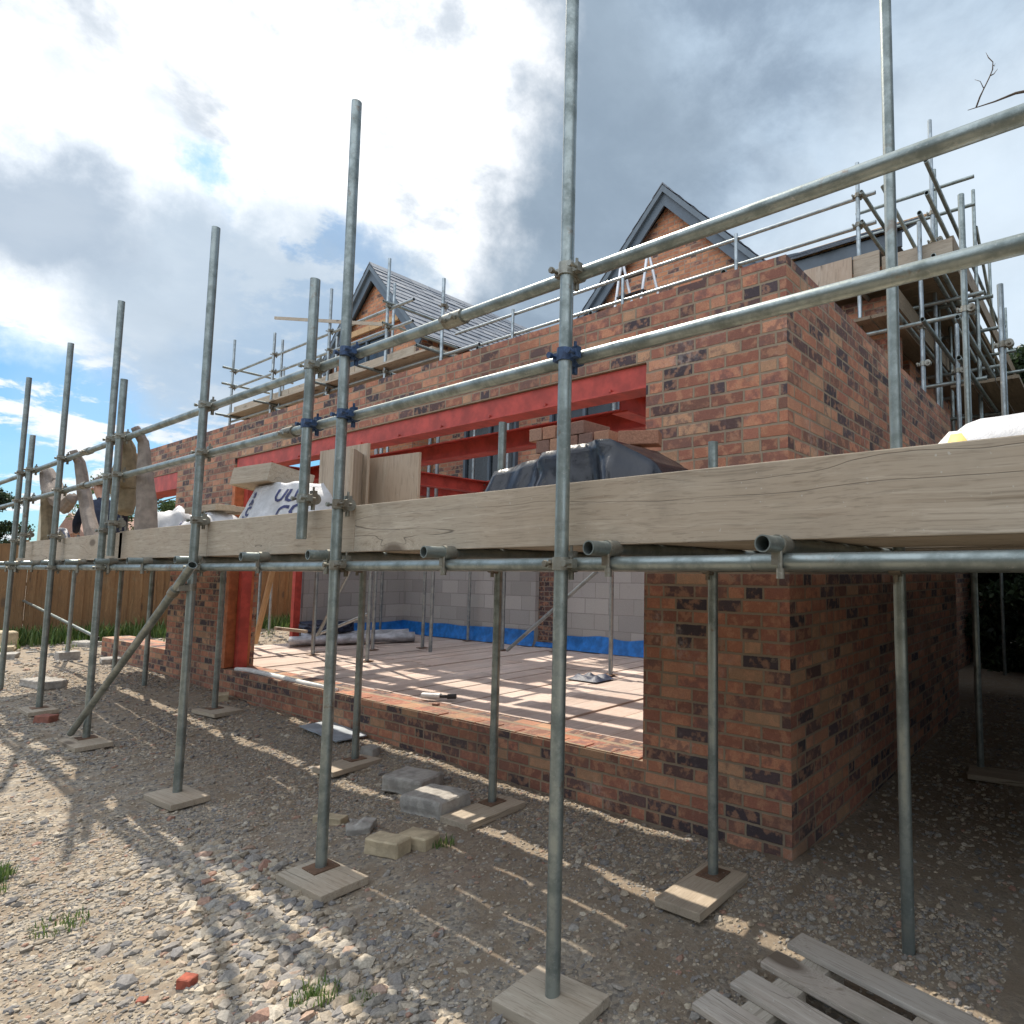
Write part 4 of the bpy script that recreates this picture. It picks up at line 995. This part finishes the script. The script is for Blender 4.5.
# ------------------------------------------------------------------ THINGS ON THE GROUND
def lump(name,cx,cy,L,W,Hh,rz,mat,label,cat,tilt=0,seed=0,rough=.006,dz=0,group=None):
    bm=bmesh.new(); bmesh.ops.create_cube(bm,size=1)
    for v in bm.verts: v.co=Vector((v.co.x*L,v.co.y*W,v.co.z*Hh))
    bmesh.ops.bevel(bm,geom=bm.edges[:],offset=min(Hh,W)*.09,segments=1,affect='EDGES')
    bmesh.ops.subdivide_edges(bm,edges=[e for e in bm.edges if e.calc_length()>Hh*.5],cuts=7,use_grid_fill=True)
    for v in bm.verts:
        n=Vector((float(vnoise(v.co.x*30+seed,v.co.y*30+v.co.z*17)),float(vnoise(v.co.y*30+seed,v.co.z*30+3)),float(vnoise(v.co.z*22+seed,v.co.x*33))))-Vector((.5,.5,.5))
        v.co+=n*rough*2
    M=Matrix.Translation((cx,cy,H(cx,cy)+Hh/2-.008+dz))@Matrix.Rotation(rz,4,'Z')@Matrix.Rotation(tilt,4,'Y')
    vs=[M@v.co for v in bm.verts]; bm.verts.index_update(); mb=MB(); mb.add(vs,[[v.index for v in f.verts] for f in bm.faces]); bm.free()
    return single(name,mb,mat,label,cat,group)
lump('concrete_block',-4.05,2.66,.34,.23,.11,.25,M_concrete,'grey concrete block, the farther of the two lying in front of the plinth','block',.02,3)
lump('concrete_block',-3.56,2.50,.36,.25,.115,.12,M_concrete,'grey concrete block, the nearer of the two, beside a sole board','block',-.02,8)
lump('buff_brick',-3.22,1.98,.215,.11,.085,.28,M_buff,'buff brick lying in the gravel, the one with the darker brown end','brick',0,5,.003)
lump('buff_brick',-3.17,2.13,.20,.11,.075,.20,M_buff,'paler buff brick tucked behind the browner one on the gravel','brick',0,15,.003)
lump('timber_offcut',-3.95,2.05,.20,.07,.05,.35,M_buff,'short pale timber offcut on the gravel right of the second front pole','offcut',0,25,.002)
lump('stone_chunk',-3.62,2.06,.13,.11,.07,.9,M_concrete,'brownish stone chunk lying left of the two buff bricks','stone',0,35,.012)
lump('brick_fragment',-2.83,.98,.055,.045,.035,.5,simple('broken_red_brick',(.33,.085,.05),.9,0,.25,40,.003),'bright red brick fragment on the sunlit gravel','brick fragment',0,45,.004)
lump('brick_fragment',-2.86,.86,.03,.03,.02,.9,simple('broken_red_brick_dull',(.30,.10,.065),.9,0,.2,40,.003),'tiny red brick chip nearest the bottom of the picture','brick fragment',0,46,.003)
lump('buff_brick',-8.15,2.98,.24,.11,.07,-.35,M_buff,'yellowish brick lying at the foot of the left brick pier','brick',0,55,.003)
lump('brick_fragment',-8.42,1.63,.16,.10,.07,.5,simple('broken_brick_brown',(.25,.10,.07),.9,0,.2,40,.003),'brown broken brick beside the far left sole board','brick fragment',0,66,.005)
for k,(x,y,l) in enumerate(((-15.2,2.4,.55),(-14.7,3.3,.5),(-12.2,3.0,.35),(-10.6,2.0,.6),(-13.9,2.2,.35),(-15.4,2.35,.5))):
    lump('stone_chunk' if k else 'concrete_block',x,y,l,.22,.09 if k!=5 else .3,random.uniform(-.3,.3),M_buff if k in(0,5) else M_concrete,
     ('low buff kerb stone lying by the fence foot','rubble lump on the sunlit soil near the fence','flat stone by the left end of the plinth','flat grey slab in the shade by the leftmost poles','small rubble lump between fence and leftmost pole','tall buff block standing at the fence foot')[k],'stone' if k else 'block',0,70+k,.01)
lump('grey_sheet',-5.78,2.98,.72,.26,.012,-.05,M_slatesheet,'thin blue-grey sheet lying flat against the plinth','sheet',.03,90,.004,.03)
lump('brick_fragment',-4.98,2.88,.14,.09,.07,.2,M_concrete,'small grey block chip at the right end of the flat grey sheet','brick fragment',0,95,.006)
# pallet
pa=thing('pallet','weathered timber pallet lying on the gravel at the bottom right','pallet',(-.575,1.985,H(-.575,1.985)+.005),rz=-.19)
for k,(y,dx) in enumerate(((-.25,-.02),(-.085,.0),(.08,.0),(.24,.0))):
    mb=MB(); mb.box(-.53+dx,.55+dx,y-.05,y+.05,.122,.142,bev=.003); mb.build('slat',M_pallet,pa,M=1)
for x in (-.40,.02,.46):
    mb=MB(); mb.box(x-.05,x+.05,-.30,.29,.098,.120); mb.build('bearer',M_pally,pa,M=1)
    for y in (-.25,-.003,.24):
        mb=MB(); mb.box(x-.05,x+.05,y-.05,y+.05,.02,.097); mb.build('block',M_pally,pa,M=1)
for y in (-.25,-.003,.24): mb=MB(); mb.box(-.5,.52,y-.05,y+.05,0,.019); mb.build('slat',M_pallet,pa,M=1)

# ------------------------------------------------------------------ INSIDE THE ROOM
FZ=.36
mb=MB(); pts=[(-8.33,3.16,.372),(-8.1,3.20,.374),(-7.5,3.19,.372),(-6.75,3.18,.371),(-6.1,3.17,.373)]; mb.path(pts,[.022,.03,.028,.024,.02],10)
single('plastic_pipe',mb,M_white,'white plastic strip lying along the left end of the brick sill','pipe')
st=thing('sealant_tube','white and black sealant tube lying on the sunlit floor','tube',(-5.0,3.47,.395),rz=.4)
mb=MB(); mb.tube((-.13,0,0),(.05,0,0),.025,14,False); mb.build('barrel',M_white,st,M=1)
mb=MB(); mb.tube((.05,0,0),(.12,0,0),.014,12,False); mb.tube((.12,0,0),(.19,.02,0),.022,12,False); mb.build('nozzle',M_black,st,M=1)
lump('brick_fragment',-4.83,3.36,.05,.04,.03,.3,M_brickloose,'brick crumb next to the sealant tube on the floor','brick fragment',0,7,.003,.35-H(-4.83,3.36))
mb=MB(); vs=[]
for i in range(21):
    for j in range(15):
        u=i/20;v=j/14;e=min(1,4*u*(1-u)*1.5)*min(1,4*v*(1-v)*1.5)
        vs.append((-4.86+.42*u+.03*float(vnoise(v*5,u)),4.95+.32*v,FZ+.004+.06*e*float(vnoise(u*6+3,v*6))))
mb.add(vs,[(i*15+j,(i+1)*15+j,(i+1)*15+j+1,i*15+j+1) for i in range(20) for j in range(14)],True)
single('rag',mb,M_tarpnavy,'crumpled dark cloth on the floor near the right-hand inner pole','cloth')
# wrapped bundles and clutter at the left of the room
def roll(p0,p1,r,mat,label,seed,cat='bundle'):
    p0=Vector(p0);p1=Vector(p1);pts=[p0.lerp(p1,i/12) for i in range(13)]
    return bundle_like(pts,[r*(.85+.25*float(vnoise(i*.8,seed))) for i in range(13)],mat,label,seed,cat)
def bundle_like(pts,rr,mat,label,seed,cat):
    n=20;vs=[]
    for i,p in enumerate(pts):
        d=(pts[min(i+1,len(pts)-1)]-pts[max(i-1,0)]).normalized();a=Vector((0,0,1));a=(a-d*a.dot(d)).normalized();b_=d.cross(a)
        for k in range(n):
            th_=2*PI*k/n;f=rr[i]*(1+.15*(float(vnoise(k*.8+seed,i*.7))-.5)); vs.append(p+a*math.cos(th_)*f*.6+b_*math.sin(th_)*f*1.2)
    fs=[(i*n+k,i*n+(k+1)%n,(i+1)*n+(k+1)%n,(i+1)*n+k) for i in range(len(pts)-1) for k in range(n)]; fs.append(tuple(range(n))[::-1]);m2=(len(pts)-1)*n;fs.append(tuple(range(m2,m2+n)))
    mb=MB(); mb.add(vs,fs,True); return single('wrapped_bundle',mb,mat,label,cat,'wrapped bundles at the left of the room')
roll((-10.3,4.6,FZ+.08),(-9.4,6.1,FZ+.08),.12,M_bulk,'pale plastic-wrapped bundle lying on the floor at the left of the room',2)
roll((-10.6,4.9,FZ+.09),(-9.9,6.3,FZ+.09),.13,M_bulk,'dusty wrapped bundle behind the pale one at the left of the room',12)
lump('debris_heap',-10.45,5.2,.6,.5,.16,.4,M_tarpnavy,'dark folded tarpaulin heap near the inner red column','tarpaulin',0,5,.05,FZ-H(-10.3,5.3)+.18)
mb=MB(); mb.box(-.025,.025,-.03,.03,0,1.35); o=single('timber_batten',mb,M_batten,'fresh orange timber batten leaning beside the wrapped bundles','batten'); 
o.location=Vector((-10.35,4.25,FZ+.68)); o.rotation_euler=(0,math.radians(22),0)
mb=MB(); mb.box(-.02,.02,-.02,.02,0,1.5); o=single('timber_batten',mb,M_wz,'grey upright timber batten at the left side of the room','batten'); o.location=Vector((-10.45,4.1,FZ+.75))
mb=MB(); mb.box(-9.9,-9.0,4.20,4.24,.66,.70); single('timber_batten',mb,M_wx,'pale batten lying level across the wrapped bundles','batten')
# step ladder on the upper deck
sl=thing('step_ladder','white step ladder standing on the deck before the right slate gable','ladder',(-5.9,7.1,4.84))
for dx in (-.0,.5):
    for (a,b_) in (((-.24+dx,-.05,0),(-.06+dx,0,1.36)),((.12+dx,.35,0),(-.04+dx,.02,1.36))):
        mb=MB(); mb.tube(a,b_,.022,8,False); mb.build('leg',M_alu,sl,M=1)
for z,y in ((.5,-.03),(.8,-.02),(1.1,-.01)):
    mb=MB(); mb.box(-.20+z*.13,.42+z*.0,y-.04,y+.04,z,z+.02); mb.build('step',M_dark,sl,M=1)
# ------------------------------------------------------------------ TREES
def tree(x,y,h,cr,label,mat,nleaf,seed,crz=None,leaf=.11,base=.25,group=None,trunk=True,cat='tree'):
    rng=np.random.default_rng(seed); root=thing('tree',label,cat,(x,y,0),group); z0=H(x,y)-.05
    mb=MB(); 
    if trunk:
        mb.path([(x,y,z0),(x+.05,y,z0+h*.25),(x-.05,y+.05,z0+h*.55),(x,y,z0+h*.85)],[h*.022,h*.017,h*.011,h*.004],10)
        for k in range(9):
            a=rng.uniform(0,2*PI);zz=h*rng.uniform(.3,.7);L=cr*rng.uniform(.6,.95)
            mb.path([(x,y,z0+zz),(x+L*.5*math.cos(a),y+L*.5*math.sin(a),z0+zz+L*.3),(x+L*math.cos(a),y+L*math.sin(a),z0+zz+L*.55)],[h*.009,h*.006,h*.002],6)
        mb.build('trunk',M_bark,root)
    nc=int(26+cr*10); cz0=h*base
    cs=[]
    for k in range(nc):
        q=rng.random();zz=cz0+(h-cz0)*q; rad=cr*math.sin(PI*min(1,(.18+q*.80)))**.7*(.3+.7*rng.random()**.5); a=rng.uniform(0,2*PI)
        cs.append((x+rad*math.cos(a),y+rad*math.sin(a),z0+zz,rng.uniform(.28,.55)*cr*.62))
    cs=np.array(cs); idx=rng.integers(0,nc,nleaf); c=cs[idx]
    d=rng.normal(0,1,(nleaf,3)); d/=np.linalg.norm(d,axis=1)[:,None]; r=c[:,3]*(rng.random(nleaf)**.42)*(1+.25*rng.normal(0,1,nleaf)*.5)
    P=c[:,:3]+d*r[:,None]*np.array([1,1,.75]); P[:,2]=np.maximum(P[:,2],z0+.05)
    s=leaf*rng.uniform(.5,1.3,nleaf)
    t1=rng.normal(0,1,(nleaf,3)); t1/=np.linalg.norm(t1,axis=1)[:,None]; t2=np.cross(t1,rng.normal(0,1,(nleaf,3))); t2/=np.linalg.norm(t2,axis=1)[:,None]
    V=np.stack([P-t1*s[:,None]*.5,P+t2*s[:,None]*.28,P+t1*s[:,None]*.5,P-t2*s[:,None]*.28],1).reshape(-1,3)-np.array([x,y,0])
    F=np.arange(nleaf*4).reshape(-1,4); o=npmesh('crown',V,F,mat,False); o.parent=root
    return root
_=[(-1.9,15.0,6.0,1.5,'dark evergreen tree just beyond the right-hand scaffold',5),(.2,14.0,6.6,1.9,'dark evergreen tree at the right edge of the picture',6)]
tree(-2.0,16.0,6.3,1.5,'dark evergreen tree just beyond the right-hand scaffold',M_leafd,30000,5,base=.05)
tree(-.5,13.6,5.9,1.5,'dense dark evergreen standing left of the edge tree, behind the side passage',M_leafd,40000,6,base=.02)
tree(-1.25,14.2,6.1,1.15,'slim dark evergreen between the scaffold poles and the edge tree',M_leafd,34000,21,base=.0)
tree(-1.0,12.6,5.4,1.1,'dense dark evergreen directly behind the rightmost upright pole',M_leafd,34000,22,base=.0)
tree(1.2,13.0,6.6,1.9,'dark evergreen tree at the right edge of the picture',M_leafd,30000,7,base=.02)
tree(-1.3,12.0,3.4,1.0,'shrubby dark holly closing off the end of the side passage',M_leafd,26000,8,base=.0,cat='shrub')
tree(-.25,10.9,3.0,.9,'low dark laurel in front of the evergreens at the right',M_leafd,34000,9,base=.0,cat='shrub')
tree(.9,10.5,3.6,1.2,'tall dark laurel at the far right beside the passage',M_leafd,24000,10,base=.0,cat='shrub')
for k,(hx,hy,hh,lb) in enumerate(((.75,3.9,3.2,'unseen hedge bush added to darken the side passage, nearest the camera'),(.85,5.6,3.3,'second unseen hedge bush added to darken the side passage'),(.8,7.3,3.3,'third unseen hedge bush added to darken the side passage'),(.55,9.0,3.4,'fourth unseen hedge bush added to darken the side passage'))):  # hedge added out of frame to keep sky light off the passage
    tree(hx+.35,hy,hh,1.15,lb,M_leafd,17000,40+k,base=.0,leaf=.13,cat='shrub')
tree(2.9,3.4,7.0,1.9,'tall dark tree just outside the right edge whose bare branch reaches in',M_leafd,26000,50,base=.38,leaf=.14)
for k,hx in enumerate((-9,-4.5,0,4.5)):  # trees added out of view to cut low sky light and deepen shade
    tree(hx,-6.5,5.5,2.6,('unseen tree added behind the viewpoint to cut sky light, farthest left','unseen tree added behind the viewpoint to cut sky light, left of the middle','unseen tree added straight behind the viewpoint to cut sky light','unseen tree added behind the viewpoint to cut sky light, farthest right')[k],M_leaf,9000,60+k,base=.05,leaf=.26)
tree(-30,8.0,5.4,1.7,'broad green tree seen through the left opening above the fence',M_leaf,16000,12,base=.3)
tree(-32,12.5,5.0,2.2,'bushy tree farther right beyond the fence',M_leaf,14000,13,base=.25)
tree(-33,4.0,4.6,1.3,'dark tree at the far left edge beyond the fence',M_leafd,16000,14,base=.2)
tree(-36,17,5.6,3.0,'wide tree on the skyline behind the left opening',M_leaf,14000,15,base=.2)
tree(-42,-6,6,3.0,'large tree outside the left edge beyond the fence',M_leafd,12000,16,base=.2)
# bare twig reaching in at top right
tw=thing('bare_branch','bare twiggy branch reaching in from the top right against the sky','branch',(-.2,4,4.33))
mb=MB(); mb.path([(.9,4.3,4.10),(.3,4.1,4.28),(-.05,4.05,4.31),(-.34,4,4.338),(-.45,4,4.335),(-.60,4,4.345)],[.03,.02,.013,.008,.005,.002],6)
mb.path([(-.553,4,4.342),(-.53,4,4.40),(-.50,4.,4.455),(-.475,4,4.50),(-.455,4,4.545),(-.452,4,4.59),(-.475,4,4.63),(-.488,4,4.67)],[.005,.005,.004,.004,.004,.003,.003,.001],6)
mb.path([(-.507,4,4.445),(-.525,4,4.50),(-.555,4,4.525)],[.003,.002,.001],5); mb.path([(-.47,4,4.51),(-.45,4.01,4.52),(-.43,4.02,4.55)],[.004,.003,.001],5)
mb.path([(-.452,4,4.57),(-.445,4,4.56),(-.44,4,4.575)],[.003,.002,.001],5)
mb.build('twig',M_bark,tw)
# neighbouring house far left, over the fence
nb=thing('neighbour_house','low cream house with brown tiled roof beyond the fence at far left','house',(-44,14,0))
MB().box(-48,-40,9,20,0,2.7).build('wall',M_render,nb)
mb=MB(); mb.prism([(-48.4,8.7,2.7),(-39.6,8.7,2.7),(-44,8.7,4.4)],(0,11.6,0)); mb.build('roof',M_tile,nb)

# ------------------------------------------------------------------ CAMERA
yaw,pit,rol=[math.radians(a) for a in (34.51,4.78,.26)]
f_=Vector((-math.sin(yaw)*math.cos(pit),math.cos(yaw)*math.cos(pit),math.sin(pit))); r_=Vector((math.cos(yaw),math.sin(yaw),0)); u_=r_.cross(f_)
r2=r_*math.cos(rol)+u_*math.sin(rol); u2=-r_*math.sin(rol)+u_*math.cos(rol)
cam=bpy.data.cameras.new('camera'); co=bpy.data.objects.new('camera',cam); COL.objects.link(co)
Mx=Matrix((r2,u2,-f_)).transposed().to_4x4(); Mx.translation=Vector((0,0,CAMH)); co.matrix_world=Mx
FPX=626.86; cam.sensor_width=36; cam.sensor_fit='HORIZONTAL'; cam.lens=FPX/1024*36; cam.shift_x=(512-678.2)/1024; cam.shift_y=(520.1-512)/1024; cam.clip_end=2000; cam.clip_start=.05
sc.camera=co
def pixdir(x,y): return (r2*((x-678.2)/FPX)-u2*((y-520.1)/FPX)+f_).normalized()

# ------------------------------------------------------------------ LIGHT
sun=bpy.data.lights.new('sun','SUN'); so=bpy.data.objects.new('sun',sun); COL.objects.link(so); sun.energy=5.0; sun.angle=math.radians(.53); sun.color=(1,.91,.78)
so.rotation_euler=SUN.to_track_quat('Z','Y').to_euler(); so.location=(-6,2,12)
w=bpy.data.worlds.new('World'); sc.world=w; w.use_nodes=True; nt=w.node_tree; g=N(nt); bg=nt.nodes['Background']
sky=g.n('ShaderNodeTexSky'); sky.sky_type='NISHITA'; sky.sun_disc=False; sky.sun_elevation=math.asin(SUN.z); sky.sun_rotation=math.atan2(SUN.x,SUN.y); sky.air_density=1.0; sky.dust_density=.6; sky.ozone_density=1.6
D=g.n('ShaderNodeTexCoord').outputs['Generated']; D=g.vmath('NORMALIZE',D)
dx,dy,dz=g.sep(D)
zz=g.math('ADD',g.math('MAXIMUM',dz,0.0),.22)
PL=g.comb(g.math('DIVIDE',dx,zz),g.math('DIVIDE',dy,zz),0.0)          # flat cloud layer seen in perspective
n1=g.noise(PL,1.5,8,.58,.3); n2=g.noise(PL,.8,3,.5); n3=g.noise(g.vmath('ADD',PL,(5.3,1.7,0)),3.4,7,.62,.2)
wv=g.noise(D,2.6,9,.62); W=g.vmath('ADD',D,g.scale(g.vmath('SUBTRACT',wv.outputs['Color'],(.5,.5,.5)),.42))
def blob(x,y,r_in,r_out):
    d=pixdir(x,y); o=g.vmath('DISTANCE',W,tuple(d)); return g.mapr(o,r_in,r_out,1,0)
def bmul(a,b_): return g.math('MULTIPLY',a,b_)
blue=g.scale(sky.outputs[0],.095)
blue=g.mix(1.0,blue,(.42,.82,1.06),'MULTIPLY')
white=g.mix(g.mapr(n3.outputs[0],.34,.54),(.55,.61,.68),(1.12,1.13,1.15)); grey=(.36,.44,.53); pale=(.62,.72,.83); dark=(.27,.34,.44)
# general cover
cover=g.mapr(n1.outputs[0],.40,.56)
c=g.mix(n3.outputs[0],(.50,.60,.72),(.80,.87,.95))
base=g.mix(cover,blue,c)
# broad veil over the right-hand sky, grey with paler breaks
rv=blob(760,130,.48,.80); vt=g.mix(g.mapr(n3.outputs[0],.36,.66),(.24,.315,.41),(.44,.55,.67)); base=g.mix(g.math("MULTIPLY",rv,.96),base,vt)
rp=blob(960,300,.16,.42); base=g.mix(bmul(rp,.8),base,g.mix(n1.outputs[0],(.50,.62,.74),(.80,.88,.95)))
rg=blob(540,170,.16,.32); base=g.mix(bmul(rg,.75),base,(.25,.32,.40))
# unseen bright cloud added behind the camera as fill for the shaded facade
bk=g.mapr(g.vmath('DOT_PRODUCT',D,(.15,-.62,.77)),.35,.85,0,1); base=g.mix(bmul(bk,.9),base,(1.40,1.52,1.70))
# bright bank round the sun
bw=blob(250,80,.25,.37); base=g.mix(bw,base,white)
# grey underside drifting below it
gb=blob(300,325,.13,.20); base=g.mix(bmul(gb,.92),base,g.mix(n3.outputs[0],(.36,.46,.57),(.52,.62,.72)))
gb2=blob(180,290,.09,.16); base=g.mix(bmul(gb2,.85),base,(.45,.55,.66))
gd=blob(50,215,.07,.12); base=g.mix(bmul(gd,.9),base,(.36,.44,.55))
# blue gap low on the left, streaked with thin cloud
bl=blob(120,400,.28,.37); st=g.mix(g.mapr(n3.outputs[0],.49,.57),blue,(.80,.85,.90)); base=g.mix(bmul(bl,.95),base,st)
bw2=blob(90,225,.12,.20); base=g.mix(bmul(bw2,.9),base,(1.05,1.08,1.1))
g3=blob(255,315,.10,.19); base=g.mix(bmul(g3,.85),base,g.mix(n3.outputs[0],(.30,.39,.49),(.50,.60,.71)))
gd2=blob(45,212,.05,.12); base=g.mix(bmul(gd2,.85),base,g.mix(n3.outputs[0],(.27,.35,.45),(.40,.49,.60)))
hz=blob(150,470,.05,.24); base=g.mix(bmul(hz,.15),base,(1.0,1.02,1.03))
bs=blob(212,135,.012,.05); base=g.mix(bmul(bs,.85),base,(.30,.58,.78))
g.l(base,bg.inputs['Color']); bg.inputs['Strength'].default_value=.95
sc.view_settings.view_transform='Standard'; sc.view_settings.look='None'; sc.view_settings.exposure=0.38; sc.view_settings.gamma=1
sc.render.engine='CYCLES'; sc.cycles.max_bounces=6; sc.cycles.diffuse_bounces=4; sc.cycles.glossy_bounces=3
